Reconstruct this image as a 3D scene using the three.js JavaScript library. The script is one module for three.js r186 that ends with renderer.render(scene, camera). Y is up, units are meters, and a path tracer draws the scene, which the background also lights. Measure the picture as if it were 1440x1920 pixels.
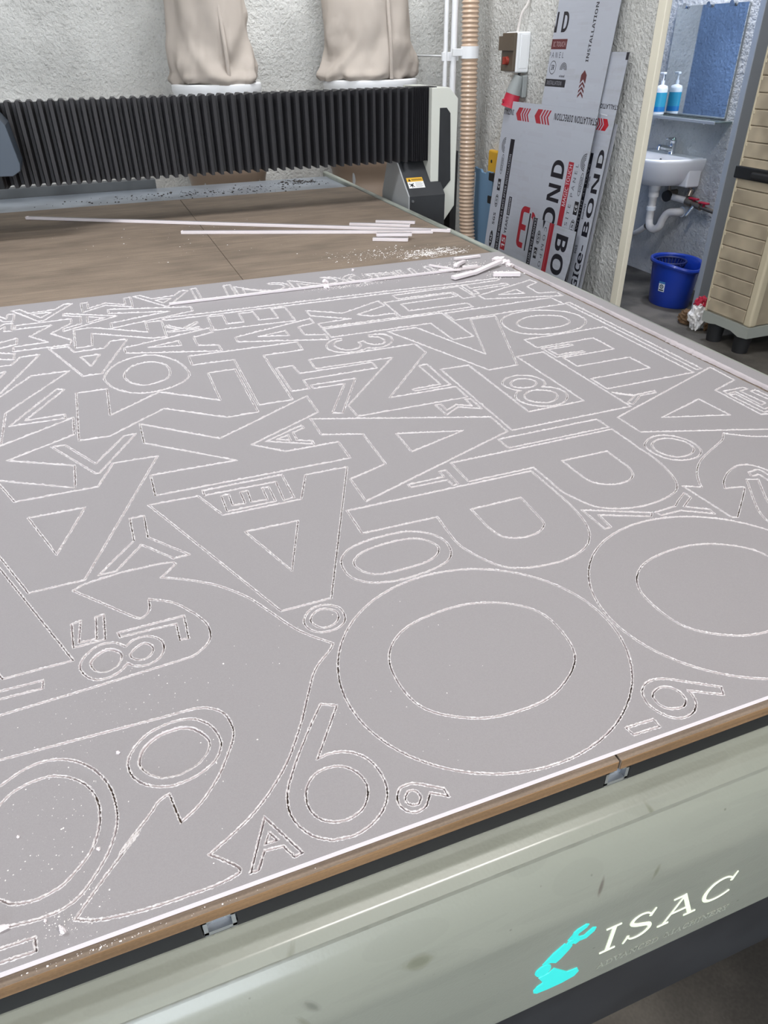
import * as THREE from 'three';
import { RoundedBoxGeometry } from 'three/addons/geometries/RoundedBoxGeometry.js';
import { mergeGeometries, mergeVertices, toCreasedNormals } from 'three/addons/utils/BufferGeometryUtils.js';
import { RectAreaLightUniformsLib } from 'three/addons/lights/RectAreaLightUniformsLib.js';
import { FontLoader } from 'three/addons/loaders/FontLoader.js';
import { TextGeometry } from 'three/addons/geometries/TextGeometry.js';
import { ImprovedNoise } from 'three/addons/math/ImprovedNoise.js';

// ---------------------------------------------------------------- camera, sky, light, exposure
const scene = new THREE.Scene();
const camera = new THREE.PerspectiveCamera(71.6, 0.75, 0.05, 60);
camera.position.set(0, 1.51, 0);
camera.quaternion.set(-0.281642, -0.171354, -0.057827, 0.942322);
const renderer = new THREE.WebGLRenderer({ antialias: true });
renderer.setSize(1440, 1920);
renderer.toneMapping = THREE.LinearToneMapping;
renderer.toneMappingExposure = 0.86;
renderer.shadowMap.enabled = true;
renderer.shadowMap.type = THREE.PCFSoftShadowMap;
RectAreaLightUniformsLib.init();
scene.background = new THREE.Color(0.80, 0.89, 1.0);   // daylight sky outside the open shutter
scene.backgroundIntensity = 10;
const LAMPS = [   // ceiling LED panels: x, y, z, width (x), length (z), intensity
  [0.8, 3.2, 1.3, 1.3, 0.5, 36, 0xfffaf6],
  [-1.6, 3.6, -1.8, 1.2, 0.4, 66, 0xf6f9ff],
  [1.6, 3.7, -2.2, 1.2, 0.3, 44, 0xf6f9ff],
  [1.7, 3.7, -4.6, 1.2, 0.4, 52, 0xf6f9ff],
];

// ---------------------------------------------------------------- helpers
function rng(seed) { let s = seed >>> 0; return () => { s = (s + 0x6D2B79F5) | 0; let t = Math.imul(s ^ (s >>> 15), 1 | s); t = (t + Math.imul(t ^ (t >>> 7), 61 | t)) ^ t; return ((t ^ (t >>> 14)) >>> 0) / 4294967296; }; }
const noise3 = new ImprovedNoise();
const nz = (x, y, z = 0) => noise3.noise(x, y, z);
function fbm(x, y, z = 0, o = 4) { let a = 0, k = 1, f = 1; for (let i = 0; i < o; i++) { a += k * nz(x * f, y * f, z + i * 7.3); k *= 0.5; f *= 2.03; } return a; }
const used = new Map();
function numbered(n) { const c = used.get(n) ?? 0; used.set(n, c + 1); return c ? `${n}_${String(c).padStart(3, '0')}` : n; }
function shadow(o) { o.castShadow = true; o.receiveShadow = true; return o; }
function tag(o, label, category, group, kind) { Object.assign(o.userData, { label, category }); if (group) o.userData.group = group; if (kind) o.userData.kind = kind; return o; }
function thing(name, label, category, [x, y, z] = [0, 0, 0], group) { const o = new THREE.Group(); o.name = numbered(name); o.position.set(x, y, z); scene.add(o); return tag(o, label, category, group); }
function part(parent, name, geo, m, label) { const o = shadow(new THREE.Mesh(geo, m)); o.name = name; if (label) o.userData.label = label; parent.add(o); return o; }
function struct(name, geo, m) { const o = shadow(new THREE.Mesh(geo, m)); o.name = name; o.userData.kind = 'structure'; scene.add(o); return o; }
// texture coordinates in metres, from the face a vertex lies on
function uvm(g) {
  if (!g.attributes.normal) g.computeVertexNormals();
  const p = g.attributes.position, n = g.attributes.normal, uv = new Float32Array(p.count * 2);
  for (let i = 0; i < p.count; i++) {
    const ax = Math.abs(n.getX(i)), ay = Math.abs(n.getY(i)), az = Math.abs(n.getZ(i));
    if (ay >= ax && ay >= az) { uv[2 * i] = p.getX(i); uv[2 * i + 1] = p.getZ(i); } else if (ax >= az) { uv[2 * i] = p.getZ(i); uv[2 * i + 1] = p.getY(i); } else { uv[2 * i] = p.getX(i); uv[2 * i + 1] = p.getY(i); }
  }
  g.setAttribute('uv', new THREE.BufferAttribute(uv, 2)); return g;
}
function box(x0, x1, y0, y1, z0, z1, r = 0) {   // a box given by its extents, edges rounded by r
  const w = Math.abs(x1 - x0), h = Math.abs(y1 - y0), d = Math.abs(z1 - z0);
  const g = r ? new RoundedBoxGeometry(w, h, d, 2, Math.min(r, w / 2.05, h / 2.05, d / 2.05)) : new THREE.BoxGeometry(w, h, d);
  g.translate((x0 + x1) / 2, (y0 + y1) / 2, (z0 + z1) / 2); return uvm(g.index ? g.toNonIndexed() : g);
}
function cyl(r0, r1, a, b, n = 24, open = false) {   // tapered cylinder from a to b
  const A = new THREE.Vector3(...a), B = new THREE.Vector3(...b), d = B.clone().sub(A);
  const g = new THREE.CylinderGeometry(r1, r0, d.length(), n, 1, open);
  g.applyQuaternion(new THREE.Quaternion().setFromUnitVectors(new THREE.Vector3(0, 1, 0), d.normalize()));
  g.translate((A.x + B.x) / 2, (A.y + B.y) / 2, (A.z + B.z) / 2); return g;
}
function tube(pts, r, seg = 40, n = 12) { return new THREE.TubeGeometry(new THREE.CatmullRomCurve3(pts.map(p => new THREE.Vector3(...p))), seg, r, n); }
function merge(list) { return mergeGeometries(list.map(g => { const h = g.index ? g.toNonIndexed() : g.clone(); for (const k of Object.keys(h.attributes)) if (!['position', 'normal', 'uv'].includes(k)) h.deleteAttribute(k); if (!h.attributes.uv) uvm(h); return h; })); }
function extrudeX(profile, x0, x1, crease = 0.5) {   // closed profile of [z, y] drawn out along x
  const s = new THREE.Shape(profile.map(([z, y]) => new THREE.Vector2(-z, y)));
  const g = new THREE.ExtrudeGeometry(s, { depth: x1 - x0, bevelEnabled: false, curveSegments: 1 });
  g.rotateY(Math.PI / 2); g.translate(x0, 0, 0); return uvm(toCreasedNormals(g, crease));
}
function geoFrom(pos, idx, crease) { let g = new THREE.BufferGeometry(); g.setAttribute('position', new THREE.Float32BufferAttribute(pos, 3)); g.setIndex(idx); g.computeVertexNormals(); if (crease) g = toCreasedNormals(g, crease); return uvm(g); }
// procedural textures: f(u, v) in 0..1 must tile
function dataTex(n, f, srgb, repeat) {
  const d = new Uint8Array(n * n * 4);
  for (let j = 0; j < n; j++) for (let i = 0; i < n; i++) { const c = f(i / n, j / n, i, j); const k = 4 * (j * n + i); d[k] = c[0] * 255; d[k + 1] = c[1] * 255; d[k + 2] = c[2] * 255; d[k + 3] = 255; }
  const t = new THREE.DataTexture(d, n, n, THREE.RGBAFormat); t.wrapS = t.wrapT = THREE.RepeatWrapping; t.magFilter = THREE.LinearFilter; t.minFilter = THREE.LinearMipmapLinearFilter; t.generateMipmaps = true;
  if (srgb) t.colorSpace = THREE.SRGBColorSpace; if (repeat) t.repeat.set(repeat[0], repeat[1]); t.needsUpdate = true; return t;
}
const TAU = Math.PI * 2;
// lattice noise that tiles with f cells across the tile, values about -1..1
const hash2 = (i, j, s) => { let h = (i * 374761393 + j * 668265263 + Math.round(s * 97) * 2246822519) | 0; h = Math.imul(h ^ (h >>> 13), 1274126177); h ^= h >>> 16; return (h >>> 0) / 2147483648 - 1; };
function tn(u, v, f, s = 0, fy = f) { const x = u * f, y = v * fy, i = Math.floor(x), j = Math.floor(y), a = x - i, b = y - j, p = a * a * (3 - 2 * a), q = b * b * (3 - 2 * b); const H = (k, l) => hash2(((k % f) + f) % f, ((l % fy) + fy) % fy, s); return (H(i, j) * (1 - p) + H(i + 1, j) * p) * (1 - q) + (H(i, j + 1) * (1 - p) + H(i + 1, j + 1) * p) * q; }
function tfbm(u, v, f, o = 3, s = 0) { let a = 0, k = 1; for (let i = 0; i < o; i++) { a += k * tn(u, v, f, s + i * 3.1); f *= 2; k *= 0.55; } return a; }
const clamp = (x, a = 0, b = 1) => Math.min(b, Math.max(a, x));
const g3 = v => [v, v, v];
function std(color, roughness = 0.7, extra = {}) { return new THREE.MeshStandardMaterial({ color, roughness, ...extra }); }

// ---------------------------------------------------------------- materials
const rt = rng(11), grainRow = Array.from({ length: 512 }, () => rt());
const stuccoTex = dataTex(512, (u, v) => g3(clamp(0.45 + 0.35 * tfbm(u, v, 24, 3, 2) + 0.2 * Math.abs(tn(u, v, 60, 9)))));
const stuccoCol = dataTex(512, (u, v) => { const k = clamp(0.90 + 0.07 * tfbm(u, v, 5, 4, 5) - 0.10 * clamp(tn(u, v, 180, 1) * 2.2 - 1.2)); return [k, k, k * 0.99]; }, true, [0.5, 0.5]);
stuccoTex.repeat.set(2.4, 2.4);
const mdfTex = dataTex(512, (u, v, i, j) => { const k = clamp(0.78 + 0.05 * tfbm(u, v, 7, 3, 4) + 0.05 * tn(u, v, 9, 3, 120) + 0.10 * (grainRow[j] - 0.5) + 0.07 * (rt() - 0.5)); return [k, k * 0.99, k * 0.97]; }, true, [1.1, 2.2]);
const sheetTex = dataTex(256, () => g3(0.96 + 0.04 * rt()), true, [5, 5]);
const concreteTex = dataTex(512, (u, v) => { const k = clamp(0.72 + 0.3 * tfbm(u, v, 6, 4, 7) + 0.1 * (rt() - 0.5)); return [k, k * 0.98, k * 0.95]; }, true, [0.55, 0.55]);
const grimeTex = dataTex(256, (u, v) => { const k = clamp(0.88 + 0.14 * tfbm(u, v, 5, 3, 12)); return [k, k * 0.985, k * 0.96]; }, true, [1.3, 1.3]);
const crumbTex = dataTex(256, () => g3(rt()), false, [40, 40]);
const orangePeel = dataTex(256, (u, v) => g3(clamp(0.5 + 0.6 * tfbm(u, v, 60, 2, 21))), false, [6, 6]);
function paintTex() {   // painted steel with old smudges and scratches; one picture spans the whole panel, x -0.62 to 1.40 m, y 0.45 to 0.80 m
  const c = document.createElement('canvas'); c.width = 2048; c.height = 384; const q = c.getContext('2d'), r = rng(61); q.fillStyle = '#f2f2f0'; q.fillRect(0, 0, 2048, 384);
  const X = x => (x + 0.62) / 2.02 * 2048, Y = y => (0.80 - y) / 0.35 * 384;
  for (let i = 0; i < 160; i++) { q.fillStyle = `rgba(90,86,80,${0.01 + 0.02 * r()})`; q.beginPath(); q.ellipse(r() * 2048, r() * 384, 20 + 120 * r(), 4 + 20 * r(), 0.2 * (r() - 0.5), 0, TAU); q.fill(); }
  const smudge = (x, y, a, b, ang, col, n = 14) => { for (let i = 0; i < n; i++) { q.save(); q.translate(X(x) + a * 0.5 * (r() - 0.5), Y(y) + b * 0.5 * (r() - 0.5)); q.rotate(ang); q.fillStyle = col; q.beginPath(); q.ellipse(0, 0, a * (0.4 + 0.6 * r()), b * (0.3 + 0.7 * r()), 0, 0, TAU); q.fill(); q.restore(); } };
  smudge(0.036, 0.716, 14, 5, 1.0, 'rgba(70,64,58,0.03)'); smudge(0.025, 0.700, 16, 2, 1.1, 'rgba(60,56,50,0.03)'); smudge(0.150, 0.715, 22, 13, 0.1, 'rgba(110,92,78,0.028)'); smudge(0.375, 0.712, 3, 16, 0.3, 'rgba(70,62,52,0.04)'); smudge(0.452, 0.700, 3, 14, 0.5, 'rgba(90,80,66,0.035)');
  for (let i = 0; i < 70; i++) { q.fillStyle = `rgba(60,56,50,${0.1 + 0.3 * r()})`; q.fillRect(r() * 2048, r() * 384, 1 + 3 * r() * r(), 1 + 2 * r()); }
  const t = new THREE.CanvasTexture(c); t.colorSpace = THREE.SRGBColorSpace; t.wrapS = t.wrapT = THREE.RepeatWrapping; t.repeat.set(1 / 2.02, 1 / 0.35); t.offset.set(0.62 / 2.02, -0.45 / 0.35); return t;
}
const M = {
  stucco: std(0xe2e2e0, 0.95, { map: stuccoCol, bumpMap: stuccoTex, bumpScale: 0.006 }),
  stuccoGrey: std(0xd6d4d2, 0.95, { map: stuccoCol, bumpMap: stuccoTex, bumpScale: 0.005 }),
  stuccoBlue: std(0x9bb8e6, 0.9, { map: stuccoCol, bumpMap: stuccoTex, bumpScale: 0.006 }),
  plain: std(0xd8d6d2, 0.9), ceiling: std(0xd9d9d6, 0.95),
  concrete: std(0x66635f, 0.75, { map: concreteTex }),
  sheet: std(0x9f9b9d, 0.6, { map: sheetTex }),
  white: std(0xeee6e8, 0.8), whiteDust: std(0xf4f0ee, 0.95), burr: std(0xe0dcdc, 0.95), lip: std(0xc2babd, 0.95),
  mdf: std(0xa59484, 0.8, { map: mdfTex }), mdfEdge: std(0xb08c66, 0.75, { map: mdfTex }),
  paint: new THREE.MeshPhysicalMaterial({ color: 0x9c9f94, roughness: 0.45, clearcoat: 0.8, clearcoatRoughness: 0.2, bumpMap: orangePeel, bumpScale: 0.0001, map: paintTex() }),
  paintPale: std(0xd3d5cc, 0.45), rail: std(0x9ba39d, 0.45, { map: grimeTex }),
  steel: std(0x8a94a2, 0.34, { map: grimeTex, metalness: 0.25 }), rearSteel: std(0x54585c, 0.6, { map: grimeTex }),
  black: std(0x17181b, 0.5), blackMatte: std(0x1c1c1e, 0.62), bellows: std(0x2f2f32, 0.55), charcoal: std(0x33363b, 0.6, { map: grimeTex }), base: std(0x34363a, 0.55, { map: grimeTex }),
  alu: std(0xb8bcc0, 0.32, { metalness: 0.85 }), chrome: std(0xd8dadc, 0.12, { metalness: 1 }), greySteel: std(0xa9abac, 0.5, { metalness: 0.2 }),
  canvas: std(0xbdb3a9, 0.95, { bumpMap: crumbTex, bumpScale: 0.0006 }), plasticWhite: std(0xe6e8ea, 0.4), brownPlastic: new THREE.MeshPhysicalMaterial({ color: 0x9a8674, roughness: 0.45, transmission: 0.25, thickness: 0 }),
  hose: new THREE.MeshPhysicalMaterial({ color: 0xc6ad96, roughness: 0.35, clearcoat: 0.3 }), panelEdge: std(0x6b6d70, 0.5), panelPlain: std(0x9da0a8, 0.45),
  yellow: std(0xd2a32e, 0.55), blueBoard: std(0x6d8fae, 0.7), cream: std(0xefe9d6, 0.6), jambGrey: std(0xa8aeb5, 0.5), ceramic: new THREE.MeshPhysicalMaterial({ color: 0xe9e7e6, roughness: 0.12, clearcoat: 0.6 }),
  mirror: std(0xe8eef2, 0.03, { metalness: 1 }), glass: new THREE.MeshPhysicalMaterial({ color: 0xaebcb8, roughness: 0.1, transmission: 0.7, thickness: 0 }),
  pipe: std(0xd9d4cf, 0.5), brass: std(0x8a7f72, 0.35, { metalness: 0.8 }), redPlastic: std(0xb3243c, 0.45), darkRed: std(0x8f3326, 0.6), bucket: new THREE.MeshPhysicalMaterial({ color: 0x16379a, roughness: 0.32, clearcoat: 0.3 }), bucketDark: std(0x0c1d55, 0.5),
  cabinet: std(0xb9ad98, 0.6, { map: grimeTex }), cabinetFrame: std(0xc6ba9f, 0.55), cabinetBase: std(0x9c9f97, 0.6), brownCover: std(0x5d5245, 0.5), greyPlastic: std(0x8f9494, 0.5), bagWhite: std(0xdedbd8, 0.6), bagYellow: std(0xb99a2a, 0.6), bagBrown: std(0x6a5138, 0.8), teal: std(0x2e97b6, 0.4),
  cyanGlow: std(0x3fd9d2, 0.4, { emissive: 0x2fe6dc, emissiveIntensity: 0.33 }), whiteGlow: std(0xe9efdc, 0.4, { emissive: 0xf0ffd8, emissiveIntensity: 0.42 }), engraved: std(0xa3a69a, 0.3), lampGlow: std(0xffffff, 0.5, { emissive: 0xfff6ea, emissiveIntensity: 6 }),
};

// ---------------------------------------------------------------- the setting
struct('floor', box(-5.3, 6.3, -0.15, 0, -6.4, 5.3), M.concrete);
struct('ceiling', box(-5.3, 6.3, 4.2, 4.35, -6.4, 5.3), M.ceiling);
struct('wall_back', box(-5.2, 2.93, 0, 4.2, -6.3, -6.1), M.stucco);
struct('wall_left', box(-5.2, -5.0, 0, 4.2, -6.1, 5.2), M.plain);
struct('wall_right', box(2.9, 2.925, 0, 4.2, -6.1, -3.66), M.stucco);
struct('wall_washroom_inner', box(2.925, 2.935, 0, 2.75, -5.6, -3.665), M.stuccoBlue);
struct('wall_sink', box(3.9, 4.0, 0, 2.8, -5.65, -3.7), M.stuccoGrey);
struct('wall_washroom_back', box(2.935, 3.9, 0, 2.8, -5.65, -5.55), M.stucco);
struct('ceiling_washroom', box(2.935, 4.0, 2.75, 2.85, -5.6, -3.7), M.plain);
// the wall that holds the washroom doorway, left open between x 2.93 and 3.50
struct('wall_doorway', merge([box(3.6, 6.2, 0, 4.2, -3.64, -3.6), box(2.9, 3.6, 2.1, 4.2, -3.64, -3.6)]), M.stuccoGrey);
struct('trim_1', box(2.893, 2.93, 0, 2.1, -3.664, -3.6, 0.005), M.cream);
struct('trim_2', box(3.517, 3.604, 0, 2.1, -3.622, -3.58, 0.005), M.jambGrey);
struct('trim_3', box(2.93, 3.517, 2.02, 2.1, -3.7, -3.585, 0.006), M.cream);
struct('wall_far_right', box(6.0, 6.2, 0, 4.2, -3.6, 5.2), M.plain);
// camera side: a wide open shutter to the daylight
struct('wall_front', merge([box(-5, -3.8, 0, 4.2, 5.0, 5.2), box(0.2, 6, 0, 4.2, 5.0, 5.2), box(-3.8, 0.2, 3.2, 4.2, 5.0, 5.2)]), M.plain);
struct('ground_outside', box(-12, 12, -0.3, -0.16, 5.3, 30), std(0x8d8a84, 0.9));
{ // lamps
  LAMPS.forEach(([x, y, z, w, d, I, col], i) => {
    const t = thing('ceiling_lamp', ['LED panel hanging above the machine front behind the camera', 'slim LED batten hanging over the left of the workshop', 'slim LED batten hanging over the gantry at right', 'LED batten nearest the dust bags, tilted to the back wall'][i], 'lamp', [x, y, z]);
    part(t, 'housing', box(-w / 2 - 0.02, w / 2 + 0.02, 0, 0.06, -d / 2 - 0.02, d / 2 + 0.02, 0.01), M.plasticWhite);
    part(t, 'diffuser', box(-w / 2, w / 2, -0.008, 0, -d / 2, d / 2), M.lampGlow);
    part(t, 'cable', merge([-1, 1].map(s => { const a = [0.45, 0.5, 0.5, 1.2][i], L = 4.19 - y; return cyl(0.006, 0.006, [s * w / 3, 0.06, 0], [s * w / 3, L * Math.cos(a), -L * Math.sin(a)], 6); })), M.black);
    const l = new THREE.RectAreaLight(col, I, w, d); l.position.set(0, -0.014, 0); l.rotation.x = -Math.PI / 2; t.add(l);
    t.rotation.x = [0.45, 0.5, 0.5, 1.2][i];
  });
  const t = thing('washroom_lamp', 'small square lamp on the washroom ceiling', 'lamp', [3.55, 2.75, -4.0]);
  part(t, 'housing', box(-0.16, 0.16, -0.05, 0, -0.16, 0.16, 0.01), M.plasticWhite);
  part(t, 'diffuser', box(-0.14, 0.14, -0.056, -0.05, -0.14, 0.14), M.lampGlow);
  const l = new THREE.RectAreaLight(0xe8f0ff, 150, 0.28, 0.28); l.position.set(0, -0.062, 0); l.rotation.x = -Math.PI / 2; t.add(l);
}

// ---------------------------------------------------------------- the router table
const XL = -0.62, XR = 1.372;
{
  const t = thing('router_table', 'long pale green flatbed router table with illuminated front panel', 'machine');
  part(t, 'bed_frame', box(XL, XR, 0.74, 0.826, -4.65, -0.392), M.steel);
  // side rail along the right edge, rounded on top
  part(t, 'side_rail', box(1.373, 1.401, 0.55, 0.848, -4.72, -0.40, 0.009), M.rail);
  part(t, 'side_skirt', box(1.30, 1.372, 0.18, 0.738, -4.6, -0.45), M.paint);
  part(t, 'rear_guard', box(XL, 0.35, 0.80, 0.875, -4.72, -4.66, 0.004), M.rearSteel);
  // front: painted sheet that swells outwards below the edge
  const prof = [[-0.394, 0.795], [-0.388, 0.789]], bend = (c, n) => { for (let i = 0; i <= n; i++) { const a = i / n; prof.push([0, 1].map(k => (1 - a) ** 2 * c[0][k] + 2 * a * (1 - a) * c[1][k] + a * a * c[2][k])); } };
  bend([[-0.382, 0.7875], [-0.343, 0.7855], [-0.3262, 0.7205]], 22); bend([[-0.3215, 0.702], [-0.318, 0.6886], [-0.3182, 0.674]], 6);
  prof.push([-0.322, 0.4732], [-0.332, 0.472], [-0.40, 0.474], [-0.40, 0.795]);
  part(t, 'front_panel', extrudeX(prof, XL, 1.40, 0.7), M.paint);
  part(t, 'plinth', box(XL, 1.36, 0.02, 0.473, -0.55, -0.41, 0.004), M.base);
  part(t, 'kick_plate', extrudeX([[-0.41, 0.473], [-0.375, 0.473], [-0.40, 0.02], [-0.42, 0.02]], XL, 1.38), M.base);
  // black cover strips over the front profile, open at the two T-slots
  for (const [a, b] of [[XL, -0.047], [-0.014, 0.404], [0.437, 1.385]]) part(t, 'edge_cover', box(a, b, 0.799, 0.825, -0.396, -0.3835, 0.002), M.black);
  part(t, 'edge_seal', box(XL, 1.385, 0.788, 0.799, -0.396, -0.389), M.blackMatte);
  for (const x of [-0.0305, 0.4205]) {
    const w = 0.0155;
    const s = part(t, 't_slot', merge([box(x - w, x - w + 0.004, 0.80, 0.8255, -0.44, -0.3845), box(x + w - 0.004, x + w, 0.80, 0.8255, -0.44, -0.3845), box(x - w, x + w, 0.799, 0.804, -0.44, -0.3845), box(x - w, x - w + 0.010, 0.820, 0.8255, -0.44, -0.3845), box(x + w - 0.010, x + w, 0.820, 0.8255, -0.44, -0.3845)]), M.alu, 'bright open end of an aluminium T-slot');
    part(s, 'slot_back', box(x - w, x + w, 0.80, 0.825, -0.445, -0.441), M.blackMatte);
  }
  for (const x of [-0.5, 0.4, 1.25]) for (const z of [-0.6, -2.5, -4.4]) part(t, 'foot', cyl(0.05, 0.035, [x, 0, z], [x, 0.74, z], 20), M.charcoal);
  // lit logo and name, cut into the lower slope of the panel
  const fr = new THREE.Matrix4().makeBasis(new THREE.Vector3(1, 0, 0), new THREE.Vector3(0, 0.9998, 0.0186), new THREE.Vector3(0, -0.0186, 0.9998)).setPosition(0, 0.6886, -0.318);
  const onPanel = (g, lift = 0) => { g.translate(0, 0, lift); g.applyMatrix4(fr); return g; };
  const flat = (pts, smooth) => { const v = pts.map(([a, b]) => new THREE.Vector2(a / 1000, -b / 1000)); const s = new THREE.Shape(smooth ? new THREE.SplineCurve([...v, v[0]]).getPoints(40) : v); return onPanel(new THREE.ExtrudeGeometry(s, { depth: 0.0022, bevelEnabled: true, bevelSize: 0.0006, bevelThickness: 0.0006, bevelSegments: 2 }), -0.0016); };
  const lg = part(t, 'robot_arm_emblem', flat([[308, 164], [309, 171], [314, 176], [330, 178], [350, 178], [368, 174], [373, 165], [369, 154], [354, 152], [331, 123], [325, 130], [311, 132], [320, 152], [312, 156]]), M.cyanGlow, 'glowing cyan robot arm emblem');
  part(lg, 'emblem_piece', flat([[304, 117], [305, 108], [313, 102], [322, 106], [325, 114], [324, 123], [318, 129], [309, 126]], true), M.cyanGlow);
  part(lg, 'emblem_piece', flat([[312, 98], [323, 80], [337, 66], [342, 73], [349, 79], [346, 87], [337, 102], [331, 108], [323, 101]]), M.cyanGlow);
  part(lg, 'emblem_piece', flat([[341, 69], [343, 65], [348, 65], [351, 70], [349, 75], [344, 75]], true), M.cyanGlow);
  part(lg, 'emblem_piece', flat([[341, 61], [346, 52], [347, 46], [351, 42], [362, 38], [366, 41], [364, 46], [354, 53], [353, 58], [357, 64], [364, 66], [368, 61], [374, 55], [379, 58], [378, 65], [368, 75], [359, 74], [354, 78], [351, 75], [353, 68], [349, 63]]), M.cyanGlow);
  const font = await new FontLoader().loadAsync('fonts/droid/droid_serif_regular.typeface.json');
  const word = (t0, h, x0, x1, base, m, name, deep) => {
    const g = new TextGeometry(t0, { font, size: h, depth: deep, curveSegments: 6, bevelEnabled: false }); g.computeBoundingBox(); const b = g.boundingBox;
    g.translate(-b.min.x, -b.min.y, 0); g.scale((x1 - x0) / (b.max.x - b.min.x), h / (b.max.y - b.min.y), 1); g.translate(x0, -base, 0); part(t, name, onPanel(g, 0.0002), m);
  };
  // the four lit letters: pen strokes of varying width [x, y, width] in millimetres on the panel
  const stroke = pts => { const c = new THREE.CatmullRomCurve3(pts.map(p => new THREE.Vector3(...p)), false, 'centripetal'), n = pts.length > 2 ? pts.length * 6 : 1, P = c.getPoints(n), L = [], Q = []; P.forEach((p, i) => { p.z = Math.max(0.7, p.z - 1.3); const u = P[Math.min(n, i + 1)].clone().sub(P[Math.max(0, i - 1)]); u.z = 0; u.normalize(); L.push([p.x - u.y * p.z / 2, p.y + u.x * p.z / 2]); Q.unshift([p.x + u.y * p.z / 2, p.y - u.x * p.z / 2]); }); return flat([...L, ...Q]); };
  const glyph = (...s) => part(t, 'name_letter', merge(s.map(stroke)), M.whiteGlow);
  glyph([[410.5, 79.5, 6.5], [410.8, 142, 6.5]], [[399, 80, 2.6], [420, 80, 2.6]], [[400.5, 141.5, 2.8], [422.5, 141.5, 2.8]]);
  glyph([[467, 90, 2.4], [459, 82.5, 2.6], [449, 81, 3], [440.5, 87, 4.6], [439, 96, 6], [447, 104.5, 6.6], [459, 111, 6.8], [470, 118, 6.6], [472.5, 127, 5.6], [467, 137, 4], [457, 141.3, 3], [446, 139, 2.6], [440.5, 131, 2.4]], [[471.5, 79.5, 2.5], [467, 95, 4]], [[436, 143.5, 2.5], [440.5, 128, 4]]);
  glyph([[517, 80, 2.8], [497, 141, 3.2]], [[516, 79.5, 6], [540, 141, 7]], [[504, 119.5, 2.6], [532, 119.5, 2.6]], [[489, 141.3, 2.8], [505.5, 141.3, 2.8]], [[531, 141.3, 2.8], [549, 141.3, 2.8]], [[500, 81, 2.8], [517, 80.5, 2.8]]);
  glyph([[595, 90, 2.6], [586, 83.5, 2.6], [576, 82.5, 2.8], [565, 88, 3.8], [558, 100, 5.6], [556.5, 113, 6.6], [560, 124.5, 6], [568, 131.5, 4.4], [579, 133.5, 3], [591, 131, 2.4], [601, 125.5, 1.6]], [[600, 79, 2.2], [595.5, 97, 4]]);
  word('ADVANCED  MACHINERY', 0.0135, 0.403, 0.618, 0.187, M.engraved, 'name_line', 0.0008);
  // worn spots on the paint
}
// two spoil boards meeting at the middle of the bed
for (const [a, b, l] of [[XL, 0.4165, 'left brown fibreboard covering the router bed'], [0.4185, 1.368, 'right brown fibreboard covering the router bed']]) {
  const t = thing('spoil_board', l, 'board');
  part(t, 'board_face', box(a, b, 0.8265, 0.842, -4.13, -0.3825, 0.001), M.mdf);
  part(t, 'cut_edge', box(a + 0.001, b - 0.001, 0.827, 0.8415, -0.3826, -0.3818), M.mdfEdge, 'lighter raw edge');
}
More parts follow.
